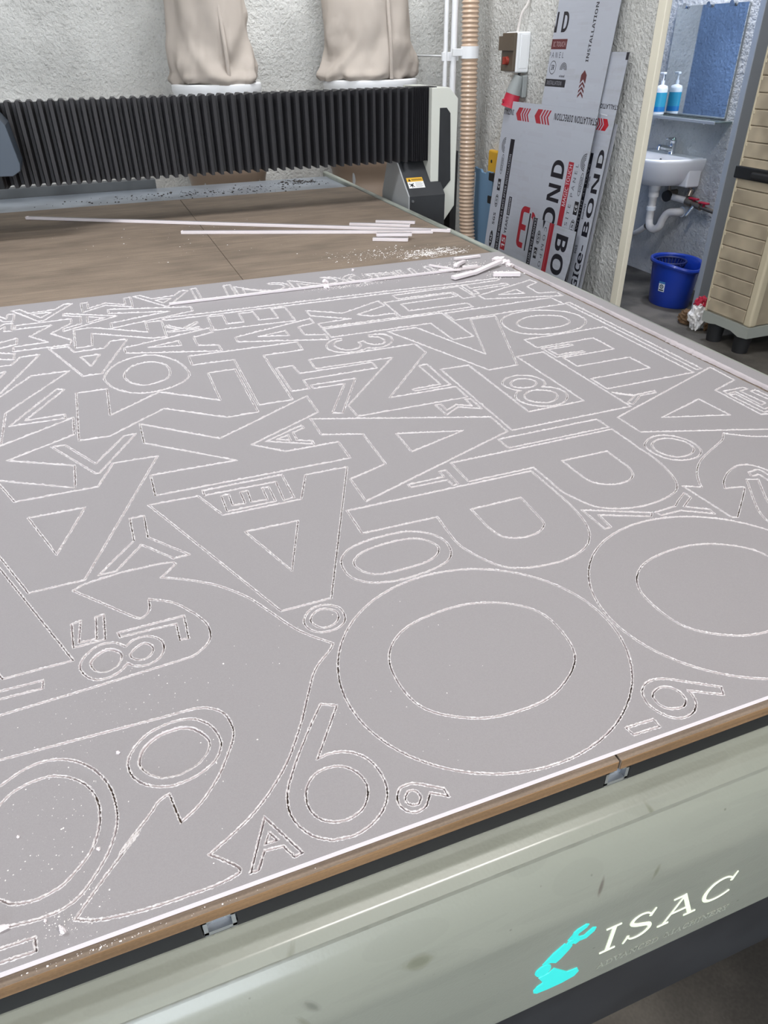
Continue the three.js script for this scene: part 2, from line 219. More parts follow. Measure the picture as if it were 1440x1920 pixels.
// ---------------------------------------------------------------- the gantry across the bed
{
  const t = thing('router_gantry', 'black bellows-covered gantry beam spanning the router bed', 'machine');
  const pos = [], idx = []; let x = -0.62; const zs = [-3.525, -3.585]; const xs = [];
  while (x < 1.475) { xs.push([x, 0], [x + 0.013, 0.04], [x + 0.022, 1], [x + 0.033, 1]); x += 0.0405; }
  while (x < 1.606) { xs.push([x, 0.1], [x + 0.003, 0.14], [x + 0.005, 1], [x + 0.0075, 1]); x += 0.0098; }
  xs.forEach(([px, k], i) => { const z = zs[0] + (zs[1] - zs[0]) * k, j = k > 0.5 ? 0 : 0.009, top = 1.331 + j, bot = 1.033 - j * 0.5; pos.push(px, bot, z, px, top, z, px, top, -3.63, px, bot, -3.63); if (i) { const a = 4 * (i - 1), b = 4 * i; for (let q = 0; q < 4; q++) { const r = (q + 1) % 4; idx.push(a + q, b + q, b + r, a + q, b + r, a + r); } } });
  part(t, 'bellows', geoFrom(pos, idx, 0.2), M.bellows);
  part(t, 'beam', box(-0.62, 1.612, 1.045, 1.318, -3.86, -3.625, 0.004), M.blackMatte);
  part(t, 'end_cap', box(1.606, 1.618, 1.028, 1.334, -3.63, -3.52, 0.002), M.blackMatte);
  for (const y of [1.05, 1.31]) part(t, 'screw', cyl(0.005, 0.005, [1.604, y, -3.519], [1.604, y, -3.515], 10), M.alu);
  const plate = (pts, z0, z1) => { const g = new THREE.ExtrudeGeometry(new THREE.Shape(pts.map(p => new THREE.Vector2(...p))), { depth: z1 - z0, bevelEnabled: true, bevelSize: 0.002, bevelThickness: 0.002, bevelSegments: 1 }); g.translate(0, 0, z0); return uvm(g); };
  const up = part(t, 'upright', plate([[1.57, 0.60], [1.640, 0.742], [1.702, 0.819], [1.702, 1.289], [1.657, 1.334], [1.57, 1.334]], -3.86, -3.502), M.paintPale);
  part(up, 'inlay', plate([[1.612, 0.88], [1.632, 0.893], [1.675, 0.938], [1.663, 1.230], [1.644, 1.252], [1.612, 1.252]], -3.503, -3.498), M.charcoal, 'dark panel let into the pale upright');
  part(t, 'rear_column', box(1.705, 1.74, 0.5, 1.06, -3.86, -3.55), M.blackMatte);
  // drive housing beside the right rail
  const ho = part(t, 'drive_housing', extrudeX([[-3.44, 0.45], [-3.44, 0.886], [-3.60, 1.024], [-3.72, 1.024], [-3.80, 0.86], [-3.80, 0.45]], 1.4345, 1.622, 0.2), M.charcoal);
  part(ho, 'side_plate', extrudeX([[-3.441, 0.45], [-3.441, 0.887], [-3.60, 1.0245], [-3.72, 1.0245], [-3.801, 0.86], [-3.801, 0.45]], 1.428, 1.4345, 0.2), M.greySteel, 'pale grey side plate');
  for (const [y, z] of [[0.865, -3.4385], [1.005, -3.59]]) part(ho, 'screw', cyl(0.006, 0.006, [1.45, y, z - 0.002], [1.45, y, z + 0.004], 10), M.alu);
  // warning sticker on the slope
  const c = document.createElement('canvas'); c.width = 256; c.height = 160; const q = c.getContext('2d');
  q.fillStyle = '#e8e8e6'; q.fillRect(0, 0, 256, 160); q.fillStyle = '#d9a92c'; q.fillRect(0, 0, 256, 62); q.fillStyle = '#111'; q.beginPath(); q.moveTo(20, 52); q.lineTo(42, 12); q.lineTo(64, 52); q.fill(); q.font = 'bold 34px sans-serif'; q.fillText('WARNING', 76, 44);
  q.fillStyle = '#1a1a1a'; q.beginPath(); q.arc(60, 112, 20, 0, 7); q.fill(); q.lineWidth = 11; q.strokeStyle = '#1a1a1a'; for (const [a, b] of [[18, 90], [24, 130], [60, 150], [96, 140], [92, 84]]) { q.beginPath(); q.moveTo(60, 112); q.lineTo(a, b); q.stroke(); }
  q.fillStyle = '#8a8a8a'; for (let i = 0; i < 5; i++) q.fillRect(118, 76 + i * 15, 100 + (i % 2) * 22, 5);
  const tx = new THREE.CanvasTexture(c); tx.colorSpace = THREE.SRGBColorSpace;
  const sg = new THREE.PlaneGeometry(0.085, 0.062); const d = new THREE.Vector3(0, 0.1378, -0.16).normalize(); const nrm = new THREE.Vector3(1, 0, 0).cross(d);
  sg.applyMatrix4(new THREE.Matrix4().makeBasis(new THREE.Vector3(1, 0, 0), d, nrm).setPosition(1.489, 0.9375 + nrm.y * 0.0012, -3.498 + nrm.z * 0.0012));
  part(ho, 'warning_sticker', sg, std(0xffffff, 0.5, { map: tx }));
  // tool carriage at the left end of what is seen
  part(t, 'carriage', plate([[-0.62, 1.112], [-0.275, 1.104], [-0.246, 1.120], [-0.241, 1.142], [-0.256, 1.274], [-0.30, 1.34], [-0.62, 1.34]], -3.5, -3.30), std(0x3d4753, 0.45));
  part(t, 'carriage_foot', box(-0.60, -0.325, 1.042, 1.112, -3.5, -3.43, 0.003), M.blackMatte);
}

const LETTERS = [
  ['a', 'small letter A at far left corner of the sheet', ['p',-304.1,2389.6,-281.4,2392,-254.8,2341.9,-182,2349.6,-155.9,2394.7,-131.6,2392.1,-211.5,2251.8,-225.4,2250], ['p',-245,2327.8,-191.1,2328.5,-218.9,2283.7]],
  ['m', 'small squat letter M between two small As, far left', ['p',-106.2,2383.7,-87.4,2386,-86.4,2320.6,-33.3,2358.4,21.3,2314.6,22.2,2388.6,42,2392.4,40.8,2284.8,-35.7,2333.2,-102.5,2285.7]],
  ['a', 'sideways letter A pointing right beside the small squat M', ['p',-157.6,2297.8,-8.8,2212.1,-156.5,2127.5,-156.9,2151.8,-110,2179,-109.6,2247.8,-157.6,2276.3], ['p',-91.9,2238.6,-43.4,2209.2,-92.4,2184.2]],
  ['v', 'thin letter V lying on its side behind the small K', ['p',-30.9,2287.1,206,2214.2,205.9,2172.2,-29.2,2102.5,-30.3,2150.1,139.7,2196,-31.2,2244.7]],
  ['i', 'very long thin bar along the far row of letters', ['c',113.7,2128.5,1,125.3,2137.7,1,139.9,2138.3,0,292.2,2134.4,0,801.9,2131.2,0,1054.7,2122.3,0,1205.2,2126.2,0,1204,2109.2,0,1186.7,2099.3,0,1045.2,2097.6,0,792.9,2107.4,0,288.1,2111.6,0,133.8,2112.2,1,120.1,2115.5,1]],
  ['m', 'wide letter M on its side near left edge', ['p',-287,2235.5,-136.3,2237.2,-136.7,2194.5,-190.3,2122,-137.5,2046.1,-138.6,2007.4,-280.6,2010.2,-280.7,2047.6,-196.7,2052.4,-244.4,2120,-189.3,2198.3,-286.4,2198.4]],
  ['m', 'part-seen tiny letter at far left edge, upper one', ['p',-355.1,2381.9,-333.1,2341,-314,2309.1,-313.4,2355,-295,2353.5,-293.8,2279.8,-320.2,2285.9,-331,2307.7,-351.6,2331.3]],
  ['m', 'part-seen tiny letter at far left edge, lower one', ['p',-345.9,2248,-327.4,2248.5,-316.6,2264.8,-294.7,2259.8,-294.3,2187.3,-313,2193.6,-313.5,2237.6,-325.5,2218.1,-342.4,2198]],
  ['v', 'part-seen sideways V at left edge below the wide M', ['p',-276.5,2117.4,-275.7,2067.2,-353,2030.1,-276.6,1993.3,-276.5,1946.2,-374.6,2000.4,-384.6,2066.3]],
  ['n', 'letter N just left of the small K', ['p',-129.7,2130.2,-81.7,2130.6,63.6,2029.5,64,2118.8,108.4,2114,106.5,1971.8,70.3,1973.4,-83.4,2078.5,-85.7,1975.9,-127.7,1974.2]],
  ['a', 'upside-down letter A above left of the round O', ['p',-192.6,1995,-145.8,1992.5,-130.5,1943.9,-57,1944.6,-39,1995.7,4.7,1992,-70.4,1764,-114.1,1764.3], ['p',-116.6,1902.3,-69.4,1901.9,-93.1,1823.4]],
  ['a', 'flat letter A lying right behind the round O', ['p',-7.7,1926,227.2,1997.6,229.1,1957.5,174.2,1937.6,175.7,1868.3,227.3,1851,228.4,1804,-6.3,1883.6], ['p',52.6,1903.9,133.7,1926.5,134,1885.8]],
  ['k', 'small thin letter K beside the letter N', ['p',115.6,2065.2,117.5,2068.5,122.7,2065.5,151.4,2023.6,157.3,2022.2,197.8,2067.2,202.7,2063.8,202.6,2052.5,163.9,2016.2,202,2015.5,202.4,2003.2,116.8,2003.5,115.3,2014.8,145.5,2016,115.5,2050.9]],
  ['e', 'letter E in the far row right of the small K', ['p',237.5,2096.9,282,2095.2,279.8,2012.3,326.4,2010.1,328.8,2092.7,370.7,2091.1,371.9,2011.2,427.1,2007.2,427.7,2098.5,470.1,2095.8,466.4,1964.7,235.3,1972.5]],
  ['a', 'letter A between the far E and the sideways K', ['p',279.6,1893.2,510.1,1965.4,510.5,1923.6,460.4,1908.7,459,1838.3,512.4,1818,508.5,1778,279.3,1854.4], ['p',339.6,1873.6,418.7,1892.6,417.9,1849.8]],
  ['k', 'medium letter K lying on its side in the far row', ['p',519.4,2041.4,611.6,1975,749.6,2045.5,751.2,1995.6,648.8,1945.8,680.8,1916.4,753,1914.8,748.4,1875.9,519.7,1876.4,520,1914.3,617.8,1917.2,519.3,1987.6]],
  ['l', 'long L with a short foot below the thin bar', ['p',811.7,2080.9,1043,2088.4,1043,1968.4,1001.5,1966.2,1000.7,2040.2,812.8,2040.1]],
  ['u', 'long narrow letter U right of the sideways K', ['p',761.5,2022.8,990.8,2031.8,992.4,1993.2,802.6,1988.9,801.1,1918.6,991.2,1919.7,990.8,1880.1,758.7,1874.6]],
  ['t', 'small thin letter T near the broken offcuts', ['p',1055.5,2093,1073.5,2091.8,1069.7,2054.1,1202,2060.9,1200.4,2041.5,1070.2,2032.4,1070.8,1995.4,1051.6,1993.3]],
  ['a', 'letter A nearest the far right sheet corner', ['p',1058.5,1974.5,1294,2063.2,1299.4,2030,1245.4,2000,1242.4,1924.7,1299,1912.8,1296.4,1870.8,1058.9,1935.1], ['p',1120.2,1958.7,1197,1985.3,1201.6,1939.1]],
  ['i', 'plain long bar just behind the wide right-hand O', ['p',888.6,1857.1,1252.1,1868.7,1254.9,1797.4,887.5,1790]],
  ['l', 'large angular L beside the number 3', ['p',519.9,1864.2,880.4,1863.3,877.1,1650.7,815.2,1648.8,813.8,1792.3,520.6,1791.8]],
  ['v', 'large letter V pointing to the front, behind the 8', ['p',678.1,1774.9,762,1773.9,845.4,1521.2,932.2,1779.9,1011.6,1778.4,883.1,1427.1,804.3,1424.9]],
  ['3', 'number 3 lying on its side', ['c',543,1773.3,0,517.7,1770.6,1,492.5,1742.9,1,487.3,1708,1,504.9,1677.9,1,536.5,1664.7,1,567.2,1669.3,1,581.6,1678.9,0,604,1669.5,1,638.2,1676.4,1,662.9,1704,1,668.6,1735.1,1,653.3,1761,1,621.1,1769.9,0,615.1,1756.5,0,638.5,1742.1,1,645.4,1714.7,1,633.8,1694.3,1,609.3,1693.9,1,593.3,1716.8,1,592.1,1731.5,0,576.3,1729.4,0,575.3,1708.1,1,562.4,1687,1,535.4,1682.7,1,514.4,1701.9,1,508.9,1730.6,1,521.4,1752.5,1,540.5,1759.9,0]],
  ['t', 'wide letter T left of the large Z', ['p',329.9,1634.2,372.1,1635.2,374,1579.4,560.2,1579.6,559.1,1540.6,372.5,1537.9,371.8,1483.6,331,1484.3]],
  ['z', 'large letter Z in the middle of the sheet', ['p',420,1657.5,708.7,1657.5,710.6,1591.8,524.9,1367.1,687.6,1365.3,686,1303.8,427.3,1304.3,425.8,1362.5,617.8,1590.6,419,1594.3]],
  ['7', 'number 7 tucked inside the large Z', ['p',380.9,1502.2,489.2,1499.9,402.8,1331.3,382.1,1339.8,456,1479.5,381.4,1481.3]],
  ['l', 'thin letter L inside the right of large Z', ['p',658.4,1513.2,681,1516,680.3,1379.9,590.3,1378.8,589.8,1389.4,660.7,1393]],
  ['m', 'small letter M below the right of large Z', ['p',602.8,1292.6,616.7,1292.9,614.2,1258.7,645.4,1277.3,674.5,1258,677.1,1294.4,689,1293.3,687.5,1238,644,1264.6,604.5,1237.9]],
  ['u', 'big letter U holding the 8', ['p',698.5,1473.4,772.4,1470.4,773.1,1186.3,913,1189.1,909,1475.8,986.8,1478.2,989.3,1126,697.3,1123.3]],
  ['8', 'number 8 standing inside the big U', ['c',795,1341.6,1,816,1362.6,1,850.1,1369.3,1,879.5,1351.8,1,890.3,1324.9,1,883.7,1300.7,1,867.8,1289.1,0,890.1,1275.8,1,901,1248.8,1,891.8,1221.2,1,864.2,1196.9,1,829,1194.4,1,796.2,1211.6,1,781.7,1243.7,1,787.3,1268.2,1,802.3,1285.6,1,814.1,1289.5,0,803.7,1297,1,792.9,1317.7,1], ['c',812.6,1334.3,1,833,1348.7,1,853.4,1347.1,1,869.4,1331.9,1,867.3,1311.7,1,849.5,1298.3,1,827.4,1299.3,1,809.4,1313.3,1], ['c',805.2,1259.3,1,829.1,1278.5,1,855.1,1275.7,1,876.3,1256.6,1,873.1,1231.2,1,848.6,1212.3,1,823.4,1215.2,1,803.3,1234.8,1]],
  ['e', 'big letter E along the right side', ['p',988.2,1574.7,1240.9,1578.9,1243.5,1226.1,998.6,1223.6,998.1,1286.5,1167,1288.5,1164.6,1365.1,1012.5,1363.6,1012.4,1424.9,1165.1,1427.4,1163.4,1515.5,988.5,1511.1]],
  ['c', 'thin letter C nested in the big E', ['p',996.5,1500.5,1083.1,1499.3,1082.5,1488.9,1007.5,1487,1009.7,1446.8,1084.3,1446.1,1084.3,1437.4,998.9,1434.4]],
  ['i', 'long thin bar along the right edge', ['p',1260.7,1800.6,1277.5,1806.3,1277.5,1238,1262.1,1237.1]],
  ['y', 'small letter Y between the big U and big A', ['p',997.7,1203.3,1031.9,1171.1,1090.4,1174.5,1086.1,1164.4,1042.8,1164.3,999.6,1133,995,1144.5,1031.1,1167.6,1000.9,1194.1]],
  ['a', 'big letter A at the right edge of view', ['p',930.8,1092.2,1301.2,1236.3,1298,1154.2,1216.6,1124.7,1215.7,990.5,1289.3,969.4,1253.4,905.5,932.5,1018.8], ['p',1016,1057.3,1149.5,1101.2,1154.3,1012.9]],
  ['f', 'tiny letter F at right edge above the big A', ['p',1229.2,1113.2,1284.6,1114.3,1287.8,1103.6,1263.7,1100.2,1267.2,1030,1252,1026.4,1251.9,1102.5,1226.9,1098.4]],
  ['l', 'tiny bar at right edge beside the cut channel', ['p',1285,1091.4,1300.1,1093.2,1302.2,1045.6,1287.6,1046]],
  ['l', 'tiny letter L at right edge under the tiny F', ['p',1226.7,1091.5,1242.7,1091.9,1242.4,1009.1,1274.7,1011,1263.5,997.6,1229.9,996.8]],
  ['o', 'thin ring O in front of the big right A', ['c',905.4,971.3,1,939.3,992.2,1,972.2,986.8,1,994.7,957.3,1,994.4,923.2,1,983.7,904.4,1,959.2,891.8,1,929.1,894.6,1,908.5,910.7,1,898.7,940.7,1], ['c',917,964.8,1,941.6,978.9,1,967.1,974.6,1,985.8,950.6,1,981.9,922.5,1,957.7,906.4,1,928.5,908.7,1,911.7,933.7,1]],
  ['p', 'upper of the two large letter Ps', ['c',524.6,1047.8,0,887.3,1051.3,0,887.3,995,0,886.7,961.2,1,888.1,923.5,1,881.3,877.3,1,870.8,842.8,1,857.7,820.8,1,839.3,806.5,1,803.4,795.3,1,761.8,791.6,1,721.4,799,1,687.6,819.2,1,670.7,853.4,1,661.2,884.6,1,660.4,931.5,1,658.4,974.5,0,524.9,974.1,0], ['c',721.8,977.1,0,819.9,976.8,0,822.2,975.9,0,821.4,931.2,0,822,911.9,1,813.7,886.4,1,794.4,871.2,1,768.9,867.5,1,745.9,874.8,1,727.7,893.1,1,722.7,932,1,722,966.1,0]],
  ['i', 'short thick bar above the upper large P', ['p',652.5,1098.7,885.3,1101.3,886.5,1061.4,653.8,1059]],
  ['t', 'small letter T wedged between A and P', ['p',419.6,1005.3,491.2,1006.7,490.9,1026.6,503.7,1026.7,504.1,974.5,493.7,972.7,491.7,993.6,420.5,995]],
  ['p', 'lower of the two large letter Ps', ['c',291.4,965.3,0,648,965.5,0,650.9,868.4,0,649.9,830,1,643.3,785.1,1,627.9,750.6,1,602.1,726.1,1,562.8,712.2,1,520.2,711.4,1,483.3,719,1,459.7,733.7,1,442.1,760.4,1,425.1,804.5,1,423.6,850.6,0,425.3,890.9,0,293.2,892.7,0], ['c',488.2,890.6,0,584.6,892.8,0,583.1,848,1,581.3,816.3,1,576.6,803.6,1,558.6,790.4,1,534.1,786.2,1,512.6,790.9,1,497.5,802.8,1,490.3,829.9,1,488.8,859.9,1]],
  ['0', 'long oval zero below the lower large P', ['c',237.7,831.2,1,252.3,854.7,1,275.8,866.6,1,309.4,872.6,1,350.9,872.8,1,375.8,865.3,1,397.7,846.8,1,408.3,822.8,1,404.8,793.8,1,388.8,775.2,1,359.1,764.4,1,313.7,759.2,1,277.7,764.2,1,256.3,774,1,238.8,795.8,1], ['c',256.8,827.2,1,277,844.8,1,315.4,852.3,1,353.9,851.7,1,377.1,841.2,1,390.9,820.1,1,388.2,804.1,1,374.4,791.1,1,352.2,783.7,1,314.1,781.3,1,282.8,783.4,1,265.4,793.8,1,256.1,809.7,1]],
  ['o', 'biggest letter O in the front middle', ['c',535.9,577.5,1,526.7,632.4,1,500,681.9,1,458.3,721.2,1,405.9,746.4,1,347.7,755.1,1,289.5,746.4,1,237.1,721.2,1,195.4,681.9,1,168.7,632.4,1,159.5,577.5,1,168.7,522.6,1,195.4,473.1,1,237.1,433.8,1,289.5,408.6,1,347.7,399.9,1,405.9,408.6,1,458.3,433.8,1,500,473.1,1,526.7,522.6,1], ['c',231,611.1,1,270.9,659.3,1,343.8,675.5,1,405.4,665.4,1,453.5,630.4,1,465.8,582.1,1,453.8,528.2,1,400.8,488.9,1,342.2,479.8,1,285.1,491.6,1,236.7,533.2,1]],
  ['o', 'wide letter O near the far right corner', ['c',1002,1725.3,1,1044.1,1767.2,1,1108.2,1782.4,1,1160.3,1772.1,1,1208.8,1741.2,1,1231.9,1700.5,1,1231.2,1659.3,1,1219.6,1633.1,1,1192.2,1607.9,1,1159.7,1591.5,1,1092.5,1582.7,1,1043.1,1596.7,1,1005.7,1621.6,1,992.4,1662.2,1], ['c',1036,1696.9,1,1070.3,1726.3,1,1109.2,1734.8,1,1150.8,1724.2,1,1182.9,1698.4,1,1183.2,1660.6,1,1157.9,1635.7,1,1110.8,1627.4,1,1060.6,1636.6,1,1033.6,1662.9,1]],
  ['o', 'second biggest letter O at right edge', ['c',925,574.5,1,915.6,629.5,1,888.3,679.1,1,845.9,718.5,1,792.3,743.8,1,733,752.5,1,673.7,743.8,1,620.1,718.5,1,577.7,679.1,1,550.4,629.5,1,541,574.5,1,550.4,519.5,1,577.7,469.9,1,620.1,430.5,1,673.7,405.2,1,733,396.5,1,792.3,405.2,1,845.9,430.5,1,888.3,469.9,1,915.6,519.5,1], ['c',616.3,608.1,1,656.2,656.3,1,729.1,672.5,1,790.7,662.4,1,838.8,627.4,1,851.1,579.1,1,839.1,525.2,1,786.1,485.9,1,727.5,476.8,1,670.4,488.6,1,622,530.2,1]],
  ['6', 'number 6 lying near the front right edge', ['c',592.1,422.4,0,585.9,411.6,0,550.8,432.2,0,550.6,423.2,1,544.9,412.1,1,533.6,403.5,1,519.8,400.9,1,507.4,404.3,1,497.5,415.6,1,492.3,430.6,1,494.9,445.1,1,500.5,454.3,1,512.3,461.2,1,526.8,461.9,1,542.1,455.9,1,552.3,448.8,0], ['c',506.7,442.7,1,520.3,448.8,1,532,446,1,539.3,435.6,1,538.8,423.3,1,530.7,415.5,1,520,414.9,1,508.6,419.8,1,503.7,430.5,1]],
  ['i', 'tiny bar nearest the front right edge', ['p',446.1,413.2,483.1,411.7,483.3,400.6,448.1,401.9]],
  ['v', 'small narrow V between upper P and second biggest O', ['p',659.9,819.3,763.2,769,755.1,760.5,676.7,795.9,674.6,759.3,662.2,757.7]],
  ['y', 'small letter Y beside the narrow V, right of P', ['p',855.2,799.2,855.5,783.5,825.4,764.7,858.4,741.6,856.7,727.9,811.9,756.8,772.2,756.7,769.1,767.9,812.8,771.1,830.7,784.3]],
  ['2', 'big number 2 curling at the right edge', ['c',1080.7,951.9,0,1057.7,930.3,1,1001.9,902.7,1,958.4,878.3,1,925.8,848.7,1,903.4,817.1,1,896.8,803.5,0,868.4,818.9,0,875.7,708.7,0,884.2,705.3,0,960.5,769.6,1,962.6,777.9,1,931.3,784.7,0,944.9,802.8,1,973,824.4,1,1006.4,838.8,1,1028.9,836.1,1,1041.4,823,1,1048.1,804.4,1,1049.9,784.5,1,1087.6,793.7,1,1140.3,837.9,1,1166.9,882.7,1,1151.3,907.5,1,1118.8,922.6,1]],
  ['2', 'tiny part-seen curl inside the big right 2', ['c',1011.9,813.5,0,1022.1,813.9,1,1035.7,813.5,1,1037,793.3,1,1038.3,774.2,1,1027.2,765.4,1,1021.9,778.3,1,1022.7,798.8,1,1013.6,799.9,1,1005.5,800.6,0]],
  ['1', 'part-seen dark-edged arm below the tiny curl', ['c',988.9,795,0,1007.9,787.3,0,966.3,722.8,1,952.5,686.3,1,930.1,653.5,1,921.2,677.7,1,935.5,715,1]],
  ['a', 'part-seen letter A at left edge below the sideways V', ['p',-342.4,1906.5,-306.3,1910.3,-279.4,1910.5,-262.4,1960.3,-215.4,1960.9,-294.3,1729.6,-317.4,1727.9,-358.2,1814.9], ['p',-321.1,1860.9,-291.1,1866.6,-311,1799.7]],
  ['y', 'part-seen broad letter at left edge around the thin V', ['p',-330.3,1649.1,-293.8,1707.9,-231,1814.6,-144,1812.8,-276.5,1608.8,-276.1,1454.6,-315.1,1462.6]],
  ['v', 'thin pointed V left of the giant M', ['p',-265.1,1536,-173.1,1704.8,-156.6,1696.3,-234.7,1552.9,-155.4,1553.3,-154.9,1532.6]],
  ['k', 'broad part-seen K at the left edge of view', ['p',-323.3,1418.6,-138.8,1529.5,-138.3,1443.5,-260.2,1375.9,-139.2,1306.1,-139.2,1219.5,-315.1,1326.1]],
  ['v', 'narrow V below the giant M', ['p',-181,1403.7,-155.9,1402,-101.5,1298.6,-42.7,1399.3,-19.6,1399.5,-96.6,1258.7,-102.9,1259.6]],
  ['m', 'giant letter M in the left middle', ['p',-130.8,1664.6,-63.5,1662,-64.2,1510.9,47.7,1597.3,170.7,1497.7,170,1668.7,235.7,1667.8,235.6,1405.7,167.8,1405.2,47.7,1502.5,-69.2,1408.9,-129.6,1411.5]],
  ['o', 'round letter O in the left rear', ['c',-65.6,1740.6,1,-38.5,1808.2,1,9.1,1844.8,1,61.6,1841,1,108.8,1777.6,1,127.3,1691,1,114.9,1646.4,1,77.6,1614.4,1,35.4,1602.3,1,-6.2,1613.1,1,-41.4,1650.4,1,-60.5,1695,1], ['c',-20.7,1730.8,1,-0.8,1781.2,1,44.4,1798.6,1,78.6,1765.1,1,85.4,1712,1,70.3,1668.4,1,22,1650.7,1,-9.5,1680.7,1]],
  ['t', 'tall letter T right of the round O', ['p',141.9,1799.3,426.2,1792.5,423.5,1729.5,321.1,1731.5,320.7,1439,244.2,1440.9,245.6,1730.2,141.8,1735]],
  ['k', 'giant letter K in the middle with a small A', ['p',-8,1442.9,137,1313.4,355.1,1446.5,355.7,1356.3,190.9,1262.5,247.3,1209.8,354.1,1209.3,354.9,1137.3,-7.4,1137.7,-8.2,1213.9,150.9,1210.6,-8,1350.9]],
  ['a', 'tiny letter A in the fork of the giant K', ['p',220.5,1265.7,304.9,1308,306.6,1295.4,280.4,1282.1,279.8,1246.4,306.4,1233.1,305.9,1218.7], ['p',243.1,1265.7,268.3,1276.2,267.4,1251.5]],
  ['l', 'thin letter L above the notch of large upright A', ['p',73,1123,218.1,1124.9,218.6,1040.4,200,1037.6,202,1104.7,73.9,1105.8]],
  ['e', 'tiny letter E under the thin L', ['p',100.9,1092.6,113.9,1093,113.6,1054,135.3,1053,134.5,1093.4,147.1,1093.1,145.9,1053.3,174.3,1051.2,174.1,1092,185.6,1092.3,186,1040.4,101.6,1039]],
  ['a', 'large upright A left of the long oval zero', ['p',-21.4,1110.1,62.6,1108,93.3,1030.4,229,1030.1,258.5,1108.5,338.4,1107,198.9,757.7,125.2,756.8], ['p',117.9,967.8,206.1,967,162.6,840]],
  ['a', 'large letter A right of the giant K', ['p',331.2,1329.8,686.4,1194.5,686.2,1122.6,331.1,981,330,1062.6,409.5,1091.2,410.5,1222.5,331.4,1251.7], ['p',473.7,1198.6,603.8,1159.5,473.4,1116.6]],
  ['a', 'large letter A in the left middle, upside down', ['p',-271.9,1292.2,-239.3,1208.5,-100.9,1208,-70.5,1288.8,11.7,1285.3,-130.3,932.6,-207.8,931.1,-252.3,1041.4,-346.9,1292.5], ['p',-215.1,1144.8,-124.1,1143.7,-169.6,1015.8]],
  ['y', 'letter Y left of the large upright A', ['p',-54.8,1078.2,-32,1078.6,-31.7,1010.8,24.1,939.2,0.5,937.5,-43.1,993.8,-85.4,937.1,-109.9,937.5,-53.6,1009.7]],
  ['2', 'giant curling number filling the front left', ['c',-146.7,912.6,0,-129.6,922.3,1,-79.9,931.4,0,-21.2,931.7,0,-1.6,928.2,0,1.2,922,0,-23,896,0,4.4,881.4,1,31,863.3,1,56.7,841.5,1,88.1,803.2,1,107.2,767.8,1,132.7,718.2,1,151.6,692.5,1,174,668.7,0,165.1,657.7,1,140.2,634.4,1,122.6,603,1,107,571.1,1,99.8,556.9,1,74.6,515,1,49.3,484.9,1,22.7,461.5,1,-2.3,445.9,1,-26.9,432.9,0,-14.6,422,1,-2.6,409.7,1,-3.8,403.8,1,-26,400.1,1,-48.4,400,1,-89.3,400.8,1,-118.3,404.4,1,-135.5,408.2,1,-150.8,415,0,-141.9,425.7,1,-122,448.4,1,-89.6,483,1,-108.7,466.2,1,-80.7,495.3,1,-65.5,512.5,1,-55.5,516.3,0,-48.2,478.2,0,-27,492.4,1,-4.8,516.6,1,9.6,540.5,1,21.7,565,1,23.5,582.7,1,18,603.9,1,3.1,618.4,1,-13.4,623.8,1,-53.7,624.6,1,-125.3,626.7,0,-226.7,629.2,0,-253.6,628.4,0,-259.5,695.8,0,-231,698.5,0,-133.4,703.8,0,-4,712.7,0,5.4,718.1,1,17.3,728,1,25,742.6,1,25.1,765.1,1,17.3,785.6,1,8.6,801,1,-13.4,831,1,-44.9,852.3,0,-47.3,826.1,1,-58.8,814.3,1,-70.6,823.4,1,-119.7,881.1,0]],
  ['f', 'small letter F left of the 8 and L', ['p',-149.5,837.1,-137.7,839.7,-140.8,794.5,-118.4,793.3,-117.6,840.5,-107.3,840.9,-107.6,788.2,-147.9,787.1]],
  ['l', 'thin letter L above the front-left 8', ['p',-90.9,795.5,-2.9,797.4,-3.1,749.6,-14.4,750,-15,784.7,-89,785.5]],
  ['8', 'number 8 inside the giant curling number', ['c',-140.4,747.5,1,-133.5,765.2,1,-116.4,779.5,1,-96.3,776.9,1,-83.1,763.6,0,-72.7,773,1,-53.6,773.7,1,-38.5,759.5,1,-36.1,742.4,1,-42.9,726.8,1,-58.7,719.1,1,-73.3,722.3,1,-82.8,731.1,0,-93,720.1,1,-106.2,714.4,1,-122.1,716.3,1,-134.4,729.1,1], ['c',-127.4,749.9,1,-117,763.9,1,-103.5,767.2,1,-90.8,756.1,1,-89.5,745.2,1,-95.5,732.3,1,-108.8,726.4,1,-121.5,732.6,1], ['c',-78,747.1,1,-68.7,758.5,1,-58.2,761.3,1,-50.2,752,1,-50.1,742.7,1,-57.4,732.6,1,-67.5,731.9,1,-76.1,738.6,1]],
  ['l', 'large triangular piece cut off by the left edge', ['p',-284.8,1092.4,-250.3,1009.2,-148.2,762.5,-231.8,761,-257.1,811.4]],
  ['i', 'plain bar below the large triangular piece', ['p',-263.4,739.9,-184.3,739.9,-184.1,725.6,-262.2,726]],
